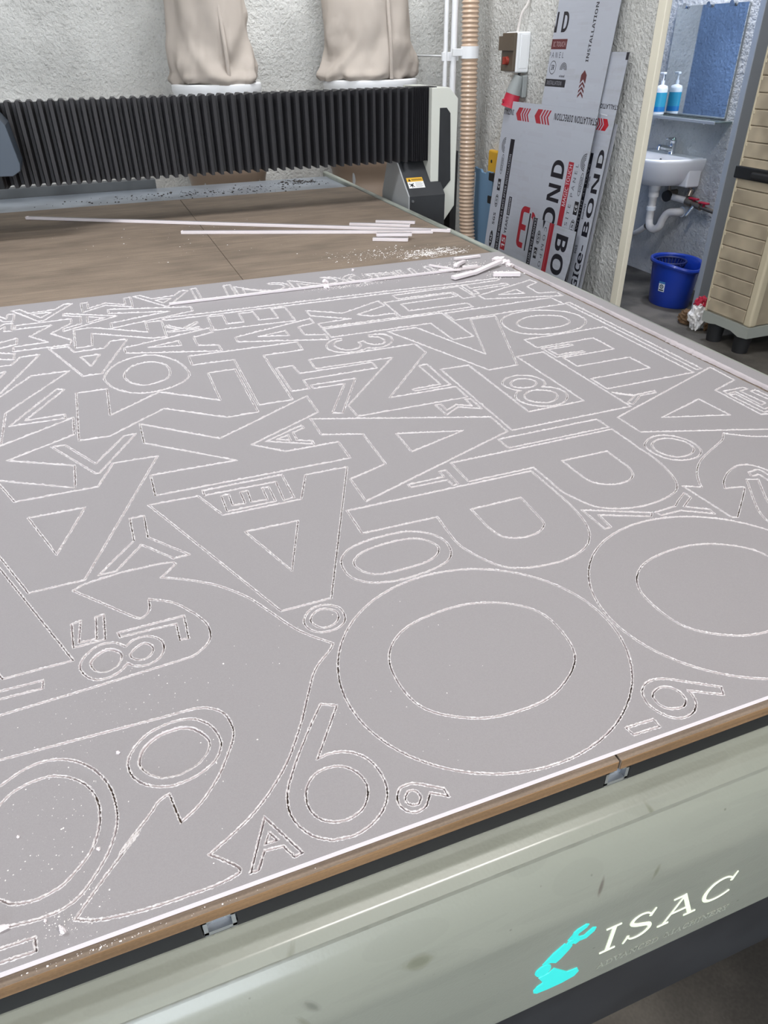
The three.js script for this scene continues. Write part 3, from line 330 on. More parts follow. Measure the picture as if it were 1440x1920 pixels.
  ['0', 'big oval zero nearest the front left corner', ['c',-224.4,592.7,1,-205.1,604,1,-184.9,609,1,-159.9,604,1,-136.5,586.4,1,-119.4,561.4,1,-111.1,537.1,1,-108.7,509.5,1,-112.4,488.8,1,-121.1,468.1,1,-141.5,440.8,1,-158.1,430,1,-177.5,427.3,1,-197.7,428.8,1,-212.2,431.3,1,-241.4,441,1,-269.9,463.1,1,-283.5,500,1,-275,542.9,1,-249.4,580.9,1], ['c',-222.9,568,1,-210.6,579.4,1,-191.1,585.8,1,-170.9,585.1,1,-150.5,573.6,1,-135.9,557.2,1,-127.2,536.6,1,-125.4,516,1,-128.8,495.1,1,-138.2,474.7,1,-160.3,453.6,1,-172.1,449.3,1,-187.1,447.1,1,-204.3,450.6,1,-216.1,459.1,1,-237.8,475.8,1,-252,504.5,1,-245.8,540.7,1]],
  ['0', 'oval zero hooked by the giant curling number', ['c',-93.6,573.3,1,-86.7,589.7,1,-70.7,605.3,1,-47.4,612.6,1,-24.5,611.6,1,-8.8,602.7,1,2.6,586.7,1,7.5,566.5,1,4.3,552.1,1,-5.4,538.8,1,-24.4,528.8,1,-47.5,525.3,1,-63.8,529.1,1,-79.5,538.7,1,-90.7,554.7,1], ['c',-81.6,572.4,1,-75.2,587.1,1,-59.4,598.8,1,-41,601.8,1,-32,601.3,1,-20.5,595.8,1,-10.2,583.6,1,-4.8,569.4,1,-9.3,555.5,1,-22.2,543.5,1,-41.7,537.4,1,-59.8,539.9,1,-63.8,541.9,1,-74.2,551,1,-80.9,562.8,1]],
  ['a', 'small letter A left of the front 6', ['p',32.6,452.8,58.8,401.8,50.5,400.6,42.9,415.4,24.5,417.3,14.8,400.1,7.1,400.3], ['p',33.2,434.4,38.8,423.8,26.7,423.9]],
  ['6', 'large number 6 near the front middle', ['c',128.9,575.6,0,146.1,566.6,0,103.4,501.9,0,119,503.4,1,136.4,499,1,152.2,485.6,1,160.8,466.4,1,162.4,446,1,159.1,431.6,1,150.3,418.3,1,134.3,406.8,1,113.7,400.7,1,93.4,403,1,84.8,406.6,1,71.4,417.2,1,61,435.3,1,58.2,454.2,1,61.9,473,1,70.6,490.7,1,85.2,514.7,1,111.7,553.3,0], ['c',79.2,462.8,1,87,477.2,1,101.5,485.9,1,122.2,484.2,1,136.6,472.2,1,143,455.3,1,141.3,442,1,131.5,427.3,1,116.1,420.3,1,99.3,421.5,1,85.1,430.7,1,78.2,446.4,1]],
  ['9', 'small number 9 at the front beside the 6', ['c',217.7,416.5,0,218.6,406.7,0,201.9,417.5,0,196.7,410.2,1,190.8,404.2,1,180.8,401.8,1,172,405.8,1,166.9,415.1,1,167.8,424.9,1,174.4,433.9,1,187.2,435.2,1,197.5,430.2,0], ['c',175.6,421.8,1,181.6,427.2,1,188.5,425.3,1,191.1,417.1,1,185.8,410.2,1,178.8,411.3,1,175.3,415.5,1]],
  ['o', 'small ring O left of the biggest O', ['c',150.1,727.1,1,164.7,745,1,184.8,747.1,1,202.5,734.6,1,205,714.1,1,197.1,699.8,1,179.8,693.1,1,162.1,696.7,1,150.9,709.6,1], ['c',159.4,726.3,1,170.5,738.2,1,184.2,738.8,1,196.5,727.9,1,196.1,714.7,1,184.8,703.3,1,169.5,702.8,1,159.8,714.6,1]],
  ['i', 'bar at the front left corner', ['p',-239.8,412.7,-184.7,411.5,-183.5,398.5,-238.7,400.9]],
  ['a', 'letter A at the left end of the far row', ['p',51.1,2394.7,71.1,2398.5,103.9,2346,172.5,2353.4,199.2,2399,222.2,2395.6,146.3,2252.6,136,2249.8], ['p',113.1,2328.4,161.3,2329,132.4,2289]],
  ['u', 'flat letter U in the far row', ['p',232.4,2407.5,249.9,2409.8,249.3,2279.1,332.4,2277,337.6,2400.2,360.9,2407.1,356.4,2269.8,233.8,2266.3]],
  ['2', 'left one of two small 2s in the far row', ['c',367.1,2379.1,0,413.1,2326.3,0,457.8,2290.9,1,487.4,2286.2,1,511.9,2296,1,521.6,2312.4,1,519.3,2334.4,1,506.9,2348.2,1,483.5,2354,0,479.6,2371.1,0,494.4,2371.5,1,519,2360.9,1,535.4,2335.9,1,539.4,2304.8,1,532,2287.3,1,509.1,2267.1,1,486.1,2262.7,1,458.7,2276,1,429.9,2302.9,1,389,2336.7,0,386.5,2266.2,0,366.5,2267,0]],
  ['2', 'right one of two small 2s in the far row', ['c',549,2373.8,0,565.5,2364.1,0,608.9,2321.1,0,645.7,2289.9,0,671.9,2285.4,1,692.9,2293.4,1,701.4,2311.3,1,697.6,2330.5,1,680.3,2350.4,0,661.4,2367.5,0,686.2,2362.1,1,712.4,2340,1,722,2311.1,1,714.5,2288.3,1,695,2271.1,1,665.4,2264.5,1,630.7,2277.9,1,620.1,2276.6,0,568.6,2330.9,0,569.6,2265.4,0,547.5,2263.5,0]],
  ['5', 'number 5 in the far row', ['c',778.9,2346.3,0,753.9,2332.7,1,750.8,2298.7,1,771.5,2276.6,1,800.1,2277.3,1,822.2,2298.6,1,825.1,2319.9,1,816.1,2347.5,0,893.8,2334,0,893.2,2312.1,0,841,2323.8,0,845.1,2302.1,1,837.6,2278.6,1,813,2260.4,1,783.1,2256,1,750.5,2270.1,1,731.8,2298.1,1,730.7,2332.1,1,748.5,2355.9,1,775.6,2365.1,0]],
  ['i', 'tiny bar between the 5 and small E', ['p',906.3,2332.3,914.3,2332.6,913.9,2266.9,903.8,2265.9]],
  ['e', 'small letter E at the right of the far row', ['p',929.3,2348.6,944.2,2348.4,937,2283.3,968.3,2281.9,975.1,2354.1,988.8,2354.6,983.6,2278.9,1036,2280.8,1037.3,2356.7,1057,2357.2,1055.6,2264.8,923.5,2259.1]],
];
// ---------------------------------------------------------------- the foam sheet and everything cut out of it
const TOP = 0.85, BOTTOM = 0.8425, GAP = 0.0011;
function smoothLoop(entry) {   // metres on the sheet: [x, -z]; 'p' = corners only, 'c' = triples whose third number marks a point on a curve
  const [k, ...n] = entry, P = [], S = [], st = k === 'c' ? 3 : 2, out = [];
  for (let i = 0; i < n.length; i += st) { P.push(new THREE.Vector2(n[i] / 1000, n[i + 1] / 1000)); S.push(k === 'c' ? n[i + 2] : 0); }
  const N = P.length;
  for (let i = 0; i < N; i++) {
    const j = (i + 1) % N, p1 = P[i], p2 = P[j]; out.push(p1.clone());
    if (!S[i] && !S[j]) continue;
    const p0 = S[i] ? P[(i + N - 1) % N] : p1, p3 = S[j] ? P[(j + 1) % N] : p2, c = p1.distanceTo(p2);
    const m1 = S[i] ? p2.clone().sub(p0).multiplyScalar(0.5) : p2.clone().sub(p1), m2 = S[j] ? p3.clone().sub(p1).multiplyScalar(0.5) : p2.clone().sub(p1);
    m1.multiplyScalar(Math.min(1, 1.3 * c / Math.max(1e-9, m1.length()))); m2.multiplyScalar(Math.min(1, 1.3 * c / Math.max(1e-9, m2.length())));
    const n2 = c > 0.05 ? 10 : 6;
    for (let q = 1; q < n2; q++) { const t = q / n2, a = 2 * t ** 3 - 3 * t * t + 1, b = t ** 3 - 2 * t * t + t, d = -2 * t ** 3 + 3 * t * t, e = t ** 3 - t * t; out.push(new THREE.Vector2(a * p1.x + b * m1.x + d * p2.x + e * m2.x, a * p1.y + b * m1.y + d * p2.y + e * m2.y)); }
  }
  if (THREE.ShapeUtils.area(out) < 0) out.reverse();
  return out;
}
function offset(loop, d) {   // grows (d > 0) or shrinks a counter-clockwise loop
  const N = loop.length; return loop.map((p, i) => {
    const a = loop[(i + N - 1) % N], b = loop[(i + 1) % N]; const u = p.clone().sub(a).normalize(), v = b.clone().sub(p).normalize();
    const n1 = new THREE.Vector2(u.y, -u.x), n2 = new THREE.Vector2(v.y, -v.x), m = n1.clone().add(n2); const l = m.length(); if (l < 1e-6) return p.clone().addScaledVector(n1, d);
    m.divideScalar(l); return p.clone().addScaledVector(m, d / Math.max(0.45, m.dot(n1)));
  });
}
const inside = (p, loop) => { let c = false; for (let i = 0, j = loop.length - 1; i < loop.length; j = i++) { const a = loop[i], b = loop[j]; if ((a.y > p.y) !== (b.y > p.y) && p.x < (b.x - a.x) * (p.y - a.y) / (b.y - a.y) + a.x) c = !c; } return c; };
function plateGeo(outer, holes, y) {
  const f = THREE.ShapeUtils.triangulateShape(outer, holes), v = [outer, ...holes].flat(), pos = [], idx = [];
  for (const p of v) pos.push(p.x, y, -p.y); for (const [a, b, c] of f) idx.push(a, b, c);
  const g = new THREE.BufferGeometry(); g.setAttribute('position', new THREE.Float32BufferAttribute(pos, 3)); for (let i = 0; i < idx.length; i += 3) { const [a, b, c] = [v[idx[i]], v[idx[i + 1]], v[idx[i + 2]]]; if ((b.x - a.x) * (c.y - a.y) - (c.x - a.x) * (b.y - a.y) < 0) [idx[i + 1], idx[i + 2]] = [idx[i + 2], idx[i + 1]]; }
  g.setIndex(idx); g.setAttribute('normal', new THREE.Float32BufferAttribute(v.flatMap(() => [0, 1, 0]), 3));
  return uvm(g);
}
function wallGeo(loops, y0, y1) { const pos = [], idx = []; for (const L of loops) { const o = pos.length / 3, N = L.length; L.forEach(p => pos.push(p.x, y0, -p.y, p.x, y1, -p.y)); for (let i = 0; i < N; i++) { const a = o + 2 * i, b = o + 2 * ((i + 1) % N); idx.push(a, b, b + 1, a, b + 1, a + 1); } } return geoFrom(pos, idx, 0.5); }
// the ragged burr the cutter leaves standing along an edge; dir +1 = the material lies outside the loop
function burrGeo(loops, y, rnd) {
  const pos = [], idx = [];
  for (const [L, dir] of loops) {
    const pts = []; const N = L.length;
    for (let i = 0; i < N; i++) { const a = L[i], b = L[(i + 1) % N], len = a.distanceTo(b), n = Math.max(1, Math.round(len / (a.y > 1.3 ? 0.0045 : a.y > 0.95 ? 0.003 : 0.0017))); const t = b.clone().sub(a).divideScalar(len || 1); const nr = new THREE.Vector2(t.y, -t.x).multiplyScalar(dir); for (let q = 0; q < n; q++) pts.push([a.clone().lerp(b, q / n), nr]); }
    const o = pos.length / 3, K = pts.length;
    pts.forEach(([p, n]) => {
      const far = clamp((p.y - 0.7) / 1.3), h = (0.00015 + 0.0011 * rnd() ** 2) * (1 + 1.6 * far) * (rnd() < 0.12 * (1 - far) ? 0.1 : 1), w = (0.0004 + 0.0011 * rnd()) * (1 + 1.1 * far), over = 0.0012 * rnd() ** 2;
      const a = p.clone().addScaledVector(n, -over), m = p.clone().addScaledVector(n, w * (0.25 + 0.4 * rnd())), b = p.clone().addScaledVector(n, w);
      pos.push(a.x, y - 0.0004, -a.y, m.x, y + h, -m.y, b.x, y - 0.0001, -b.y);
    });
    for (let i = 0; i < K; i++) { const a = o + 3 * i, b = o + 3 * ((i + 1) % K); if (dir > 0) idx.push(a, a + 1, b, b, a + 1, b + 1, a + 1, a + 2, b + 1, b + 1, a + 2, b + 2); else idx.push(a, b, a + 1, b, b + 1, a + 1, a + 1, b + 1, a + 2, b + 1, b + 2, a + 2); }
  }
  return geoFrom(pos, idx, 0.3);
}
const KIND = { 3: 'three', 7: 'seven', 8: 'eight', 0: 'zero', 6: 'six', 9: 'nine', 2: 'two', 5: 'five', 1: 'one' };
const nodes = [];
LETTERS.forEach(([k, label, ...cs]) => cs.forEach((c, j) => nodes.push({ k, label, j, n: cs.length, loop: smoothLoop(c), kids: [] })));
nodes.forEach(a => a.size = Math.abs(THREE.ShapeUtils.area(a.loop)));
const tops = [];
nodes.forEach(a => { const par = nodes.filter(b => b !== a && b.size > a.size && inside(a.loop[0], b.loop)).sort((p, q) => p.size - q.size)[0]; (par ? par.kids : tops).push(a); });
const rj = rng(77);
function cutPiece(t, outer, holes, dy, rnd) {
  const y = TOP + dy, o2 = offset(outer, -GAP), h2 = holes.map(h => offset(h, GAP));
  part(t, 'face', plateGeo(o2, h2, y), M.sheet);
  for (const l of [o2, ...h2]) part(t, 'cut_edge', wallGeo([l], BOTTOM + dy, y), M.white, 'white cut edge');
  for (const l of [[o2, -1], ...h2.map(h => [h, 1])]) part(t, 'burr', burrGeo([l], y, rnd), M.burr, 'ragged white burr left by the cutter');
}
nodes.forEach((a, i) => {
  const rnd = rng(1000 + i); const holes = a.kids.map(b => b.loop); let t, dy = (rj() - 0.5) * 0.0003;
  if (a.j === 0) { const digit = KIND[a.k]; t = thing(digit ? `foam_number_${digit}` : `foam_letter_${a.k}`, `${a.label}, cut from grey foam`, digit ? 'number' : 'letter'); }
  else {
    t = thing('foam_centre', a.n > 2 ? `${a.j === 1 ? 'first' : 'second'} loose foam centre of the ${a.label}` : `loose foam centre of the ${a.label}`, 'offcut');
    if (a.n > 2) t.userData.label = `${a.size > 1.3 * nodes[a.j === 1 ? i + 1 : i - 1].size || (a.j === 1 && a.size > nodes[i + 1].size) || (a.j === 2 && a.size > nodes[i - 1].size) ? 'larger' : 'smaller'} loose foam centre of the ${a.label}`;
    if (/hooked|inside the giant/.test(a.label)) dy = a.j === 2 ? -0.0004 : -0.0018;
  }
  cutPiece(t, a.loop, holes, Math.min(dy, 0), rnd);
});
{ // the sheet that is left
  const V = (x, z) => new THREE.Vector2(x, -z);
  const outer = [V(-0.60, -0.391), V(1.384, -0.391), V(1.384, -2.446), V(-0.60, -2.446)];
  // ragged open channel along the right edge, and the slit along the far edge
  const rc = rng(5), ch = [], chR = []; for (let z = -0.45; z >= -2.27; z -= 0.02) { ch.push(V(1.315 + 0.002 * (rc() - 0.5), z)); chR.push(V(1.341 + 0.004 * (rc() - 0.5), z)); }
  const channel = [...ch, ...chR.reverse()];
  if (THREE.ShapeUtils.area(channel) < 0) channel.reverse();
  const holes = [...tops.map(a => offset(a.loop, GAP)), channel];
  const t = thing('foam_sheet', 'large grey foam sheet with letter-shaped cutouts on the router bed', 'sheet');
  part(t, 'face', plateGeo(outer, holes, TOP), M.sheet);
  for (const l of [outer, ...holes]) part(t, 'cut_edge', wallGeo([l], BOTTOM, TOP), M.white, 'white edge of the sheet');
  const rb = rng(9); for (const h of holes.slice(0, -1)) part(t, 'burr', burrGeo([[h, 1]], TOP, rb), M.burr, 'ragged white burr along a cut');
  // swollen ragged lip along the channel
  const p = [], ix = [], r2 = rng(31); let k = 0;
  for (let z = -0.45; z >= -2.26; z -= 0.006, k++) { const f = 1 + 0.5 * nz(z * 9, 2.2) + (Math.abs(z + 1.36) < 0.09 ? 0.9 * r2() : 0.25 * r2()), b = 1.341; [[b - 0.0050 * f, -0.0072], [b - 0.0035 * f, -0.0030], [b - 0.001, 0.0003 * f], [b + 0.0012 * f, 0.0008 * f], [b + 0.003 * f, -0.0003]].forEach(([x, dy]) => p.push(x + 0.0012 * (r2() - 0.5), TOP + dy + 0.0006 * (r2() - 0.5), z)); if (k) for (let q = 0; q < 4; q++) { const a = 5 * (k - 1) + q, c = 5 * k + q; ix.push(a, c, a + 1, c, c + 1, a + 1); } }
  part(t, 'channel_lip', geoFrom(p, ix, 0.6), M.lip, 'swollen white lip beside the open channel');
}
// ---------------------------------------------------------------- loose strips, offcuts and chips
function stick(name, label, group, [x0, z0], [x1, z1], w, h, y, seed, tilt = 0) {   // rectangular foam strip lying from one point to another
  const L = Math.hypot(x1 - x0, z1 - z0), g = new RoundedBoxGeometry(L, h, w, 1, Math.min(h, w) * 0.12); const r = rng(seed);
  g.rotateZ(tilt); g.rotateY(-Math.atan2(z1 - z0, x1 - x0));
  const t = thing(name, label, 'offcut', [(x0 + x1) / 2, y + h / 2 + Math.abs(Math.sin(tilt)) * L / 2, (z0 + z1) / 2], group);
  const m = mergeVertices(g); part(t, 'strip', uvm(toCreasedNormals(m, 0.5)), M.white);
  const f = new THREE.BoxGeometry(L * 0.985, 0.0006, w * 0.86); f.rotateZ(tilt); f.rotateY(-Math.atan2(z1 - z0, x1 - x0)); f.translate(0, h / 2 * Math.cos(tilt), 0); if (group !== 'broken offcuts at the far right corner') part(t, 'skin', f, M.sheet, 'grey outer skin');
  return t;
}
const BD = 0.8425;
stick('foam_strip', 'longest white foam strip lying across the brown board', 'loose strips on the board', [-0.318, -3.912], [1.376, -2.85], 0.018, 0.0125, BD, 1);
stick('foam_strip', 'second long white foam strip in front of the longest', 'loose strips on the board', [0.317, -3.292], [1.30, -2.862], 0.018, 0.0125, BD, 2);
stick('foam_strip', 'short strip behind the long strips, touching the brown board', 'loose strips on the board', [1.026, -3.145], [1.255, -3.005], 0.02, 0.012, BD + 0.001, 3);
stick('foam_strip', 'short strip angled behind, rear end near the rail', 'loose strips on the board', [1.150, -3.150], [1.302, -3.060], 0.018, 0.012, BD + 0.0005, 4);
stick('foam_strip', 'lowest of the short strips piled in front of the long ones', 'loose strips on the board', [1.022, -2.838], [1.150, -2.772], 0.02, 0.012, BD, 5);
stick('foam_strip', 'short strip resting on top of the front pile', 'loose strips on the board', [1.045, -2.852], [1.178, -2.800], 0.02, 0.012, BD + 0.0122, 6);
stick('foam_strip', 'short strip tucked behind the front pile', 'loose strips on the board', [1.062, -2.905], [1.180, -2.842], 0.018, 0.012, BD + 0.001, 7);
const DB = 'broken offcuts at the far right corner';
stick('foam_strip', 'long thin sliver lying along the near side of the far letter row', DB, [0.147, -2.2535], [1.215, -2.2590], 0.006, 0.007, 0.8515, 8);
stick('foam_strip', 'broken slab piece lying on the thin bar, left half', DB, [1.058, -2.160], [1.148, -2.186], 0.022, 0.010, 0.8535, 9, 0.02);
stick('foam_strip', 'broken slab piece rising to the corner, right half', DB, [1.146, -2.186], [1.292, -2.262], 0.018, 0.010, 0.853, 10, 0.05);
stick('foam_strip', 'straight thick offcut lying beside the channel near the corner', DB, [1.200, -2.146], [1.284, -2.112], 0.018, 0.013, 0.8525, 11);
stick('foam_strip', 'thin offcut lying nearest the brown board', DB, [1.174, -2.391], [1.279, -2.395], 0.014, 0.008, 0.8515, 12);
stick('foam_strip', 'short dark-shadowed offcut leaning up from the sheet', DB, [1.112, -2.256], [1.190, -2.345], 0.014, 0.010, 0.8515, 13, -0.12);
stick('foam_strip', 'thin white sliver left of the leaning offcut', DB, [1.058, -2.353], [1.111, -2.272], 0.009, 0.006, 0.8515, 14);
stick('foam_strip', 'flat sliver lying across the slit near the leaning offcut', DB, [1.056, -2.268], [1.128, -2.246], 0.012, 0.005, 0.8545, 15);
stick('foam_strip', 'small sliver right of the leaning offcut', DB, [1.148, -2.272], [1.205, -2.270], 0.010, 0.006, 0.8545, 16);
function lump(label, [x, y, z], [a, b, c], seed, group) {
  const g = mergeVertices(new THREE.IcosahedronGeometry(1, 3).deleteAttribute('uv').deleteAttribute('normal')); const p = g.attributes.position;
  for (let i = 0; i < p.count; i++) { const v = new THREE.Vector3().fromBufferAttribute(p, i); const k = 1 + 0.5 * fbm(v.x * 1.7 + seed, v.y * 1.7, v.z * 1.7 + seed * 2, 3); p.setXYZ(i, v.x * k * a, v.y * k * b, v.z * k * c); }
  g.computeVertexNormals(); const o = shadow(new THREE.Mesh(uvm(toCreasedNormals(g, 0.5)), M.white)); o.name = numbered('foam_chip'); o.position.set(x, y + b * 0.6, z); scene.add(o); return tag(o, label, 'chip', group);
}
const CH = 'foam chips';
lump('lumpy chip at the corner end of the rising slab', [1.318, TOP, -2.330], [0.022, 0.009, 0.013], 1, CH);
lump('lumpy chip in the mouth of the open channel', [1.322, TOP, -2.285], [0.02, 0.008, 0.016], 2, CH);
lump('crumbly chip where the channel begins', [1.318, TOP, -2.245], [0.014, 0.006, 0.012], 3, CH);
lump('white chip standing on the far row beside the right 2', [0.655, TOP, -2.292], [0.009, 0.009, 0.008], 4, CH);
lump('white chip touching the near side of the far slit', [0.643, TOP, -2.240], [0.010, 0.007, 0.008], 5, CH);
lump('standing white chip nearest the front left edge', [-0.161, TOP, -0.407], [0.0022, 0.006, 0.002], 6, CH);
lump('long white chip at the left edge of view near the front', [-0.214, TOP, -0.430], [0.009, 0.0025, 0.003], 7, CH);
lump('white chip on the rim of the big front left zero', [-0.128, TOP, -0.478], [0.0018, 0.0022, 0.0018], 8, CH);
lump('small chip left of the standing chip', [-0.176, TOP, -0.423], [0.0013, 0.0015, 0.0013], 9, CH);
lump('small chip inside the big front left zero', [-0.203, TOP, -0.521], [0.0015, 0.0018, 0.0014], 10, CH);
lump('tall chip beside the hooked oval zero', [-0.103, TOP, -0.590], [0.002, 0.0025, 0.0016], 11, CH);
lump('small chip behind the far row near the board', [0.790, TOP, -2.405], [0.005, 0.005, 0.005], 12, CH);
{ // crumbs and dust nobody could count
  const r = rng(404), geos = []; const base = new THREE.IcosahedronGeometry(1, 0); base.deleteAttribute('uv');
  const gauss = () => (r() + r() + r() - 1.5) / 1.5;
  const spill = (n, cx, cz, sx, sz, y, s0, s1) => { for (let i = 0; i < n; i++) { const s = s0 + (s1 - s0) * r() ** 3, g = base.clone(); g.rotateX(r() * 6); g.rotateY(r() * 6); g.scale(s * (1 + r()), s * 0.7, s * (1 + r())); g.translate(cx + gauss() * sx, y + s * 0.3, cz + gauss() * sz); geos.push(g); } };
  spill(170, -0.17, -0.53, 0.08, 0.17, TOP, 0.00012, 0.0006); spill(150, -0.155, -0.415, 0.05, 0.03, TOP, 0.00012, 0.0006); spill(130, -0.1, -0.68, 0.14, 0.12, TOP, 0.00012, 0.0005); spill(60, 0.1, -0.6, 0.4, 0.3, TOP, 0.0003, 0.0008);
  spill(900, 1.15, -2.30, 0.2, 0.13, TOP, 0.0003, 0.0017); spill(260, 1.25, -2.16, 0.09, 0.06, TOP, 0.0004, 0.0022); spill(380, 0.72, -2.235, 0.2, 0.03, TOP, 0.0003, 0.0014); spill(260, 0.85, -2.32, 0.2, 0.05, TOP, 0.0003, 0.0014);
  const o = shadow(new THREE.Mesh(mergeGeometries(geos), M.whiteDust)); o.name = 'foam_crumbs'; scene.add(o); tag(o, 'fine white foam crumbs scattered over the sheet', 'crumbs', null, 'stuff');
  geos.length = 0; spill(900, 1.17, -2.56, 0.2, 0.09, BD, 0.0003, 0.0018); for (let i = 0; i < 26; i++) spill(26, 1.17 + 0.2 * gauss(), -2.55 + 0.09 * gauss(), 0.022, 0.012, BD, 0.0004, 0.0022); spill(220, 0.95, -2.62, 0.3, 0.14, BD, 0.0005, 0.0025); spill(60, 0.3, -3.2, 0.7, 0.6, BD, 0.0005, 0.002); spill(70, -0.12, -0.386, 0.22, 0.003, BD - 0.0005, 0.0002, 0.0006);
  const q = shadow(new THREE.Mesh(mergeGeometries(geos), M.whiteDust)); q.name = 'foam_dust'; scene.add(q); tag(q, 'white foam dust spilled on the brown board by the rail', 'dust', null, 'stuff');
  geos.length = 0; spill(260, 0.6, -4.38, 1.0, 0.2, 0.8265, 0.0012, 0.005); spill(200, 1.15, -4.5, 0.2, 0.12, 0.8265, 0.0012, 0.005);
  const d = shadow(new THREE.Mesh(mergeGeometries(geos), std(0x3a3531, 0.9))); d.name = 'dark_swarf'; scene.add(d); tag(d, 'dark swarf scattered on the bare steel bed end', 'swarf', null, 'stuff');
}

// ---------------------------------------------------------------- dust collector bags
function makeBag(seed, label, x, z, rBot, rTop, lean) {
  const t = thing('dust_bag', label, 'bag', [x, 0, z], 'dust collector filter bags');
  const y0 = 1.30, y1 = 2.35, nu = 110, nv = 60, pos = [], idx = [];
  for (let j = 0; j <= nv; j++) for (let i = 0; i <= nu; i++) {
    const v = j / nv, th = i / nu * TAU, c = Math.cos(th), s = Math.sin(th); const low = Math.exp(-v * 7), y = y0 + (y1 - y0) * v;
    let r = rTop + (rBot - rTop) * Math.exp(-v * 2.6);
    if (j < 4) r *= [0.93, 1.0, 1.025, 1.01][j];
    // a few broad hanging folds, and cloth that slumps into creases at the foot
    const warp = th + 0.25 * Math.sin(v * 3 + seed), fold = Math.sin(warp * 3 + seed * 2) + 0.5 * Math.sin(warp * 7 + seed * 5 + v * 2);
    r += 0.024 * fold * (0.5 + 0.8 * v) + 0.012 * nz(c * 1.3 + seed, s * 1.3, v * 2.0);
    const cr = v * 9 + 0.9 * Math.sin(th * 2 + seed * 3) + 0.5 * Math.sin(th * 5 + seed); r += low * 0.036 * Math.sin(cr * 2.1) + low * 0.012 + 0.030 * Math.exp(-v * 5) * fbm(c * 3.2 + seed, s * 3.2, v * 11, 3);
    r += 0.018 * Math.exp(-(((v - 0.20 - 0.16 * Math.sin(th * 2 + seed)) / 0.045) ** 2)) * Math.max(0, Math.sin(th * 3 + seed * 1.3));
    const sag = j < 6 ? 0.018 * nz(c * 2 + seed, s * 2, 4) * (1 - j / 6) : 0;
    pos.push(r * c + lean * v, y + sag, r * s * 0.92);
  }
  for (let j = 0; j < nv; j++) for (let i = 0; i < nu; i++) { const a = j * (nu + 1) + i; idx.push(a, a + nu + 1, a + 1, a + 1, a + nu + 1, a + nu + 2); }
  part(t, 'cloth', mergeVertices(geoFrom(pos, idx)), M.canvas);
  part(t, 'strap', tube([[rTop * 0.1 + lean, 2.3, rTop * 1.0], [rTop * 0.12 + lean * 0.5, 1.8, rTop * 1.0], [rBot * 0.12, 1.5, rBot * 0.97], [rBot * 0.14, 1.31, rBot * 0.955]], 0.014, 30, 8), M.canvas, 'pale seam strap');
  part(t, 'ring', new THREE.LatheGeometry([[rBot - 0.02, 1.305], [rBot + 0.005, 1.303], [rBot + 0.012, 1.296], [rBot + 0.012, 1.262], [rBot + 0.006, 1.255], [rBot + 0.006, 1.16], [rBot + 0.014, 1.15], [rBot + 0.014, 1.13], [rBot - 0.02, 1.13]].map(p => new THREE.Vector2(...p)), 72), M.plasticWhite);
  const lat = []; for (let i = 0; i <= 20; i++) lat.push(new THREE.Vector2((rBot - 0.01) * (1 + 0.05 * Math.sin(i * 1.1)) * (i === 20 ? 0.1 : 1), 1.13 - i * 0.045)); lat.reverse();
  part(t, 'collection_bag', new THREE.LatheGeometry(lat, 60), M.brownPlastic, 'brownish plastic collection bag');
  part(t, 'stand', merge([0, 1, 2, 3].map(k => cyl(0.014, 0.014, [(rBot - 0.03) * Math.cos(k * TAU / 4 + 0.8), 0, (rBot - 0.03) * Math.sin(k * TAU / 4 + 0.8)], [(rBot - 0.03) * Math.cos(k * TAU / 4 + 0.8), 1.16, (rBot - 0.03) * Math.sin(k * TAU / 4 + 0.8)], 10))), M.greySteel);
  return t;
}
makeBag(1.7, 'left beige cloth dust bag with slumped folds above a white ring', 0.925, -5.6, 0.285, 0.225, -0.005);
makeBag(5.1, 'right beige cloth dust bag with a pale centre strap above a white ring', 2.02, -5.6, 0.325, 0.275, 0.0);
{ // pipes and the flexible hose
  for (const [x, r, l] of [[2.534, 0.0155, 'thinner white pipe beside the back wall, left of the two'], [2.598, 0.023, 'thicker white pipe beside the flexible hose']]) {
    const t = thing('pipe', l, 'pipe', [x, 0, -5.44]); part(t, 'tube', cyl(r, r, [0, 0, 0], [0, 4.15, 0], 24), M.plasticWhite);
    part(t, 'bracket', merge([box(-r - 0.012, r + 0.012, 1.40, 1.455, -0.012, 0.012, 0.003), cyl(0.006, 0.006, [0, 1.43, 0], [0, 1.43, -0.66], 8)]), M.plasticWhite);
    part(t, 'flange', cyl(r + 0.012, r + 0.008, [0, 0, 0], [0, 0.02, 0], 24), M.plasticWhite);
  }
  const t = thing('flexible_hose', 'ribbed tan extraction hose hanging vertically in the corner', 'hose', [2.712, 0, -5.36]);
  const pos = [], idx = [], n = 26, path = y => -0.045 * clamp((y - 0.6) / 1.4, 0, 1.6) + 0.045 * clamp((0.6 - y) / 0.5) ** 2; let k = 0;
  const pitch = 0.0275; for (let y = 0.02; y < 3.9; y += pitch / 6, k++) { const ph = (k % 6), r = [0.0525, 0.054, 0.059, 0.0615, 0.059, 0.054][ph]; for (let i = 0; i < n; i++) { const a = i / n * TAU; pos.push(path(y) + r * Math.cos(a), y, r * Math.sin(a)); } if (k) for (let i = 0; i < n; i++) { const a = (k - 1) * n + i, b = (k - 1) * n + (i + 1) % n; idx.push(a, a + n, b, b, a + n, b + n); } }
  part(t, 'corrugated_tube', geoFrom(pos, idx), M.hose);
  part(t, 'clamp', merge([cyl(0.064, 0.064, [path(1.45), 1.415, 0], [path(1.45), 1.488, 0], 32), box(path(1.45) - 0.135, path(1.45) - 0.06, 1.43, 1.475, -0.012, 0.012, 0.003)]), M.plasticWhite, 'white hose clamp');
}
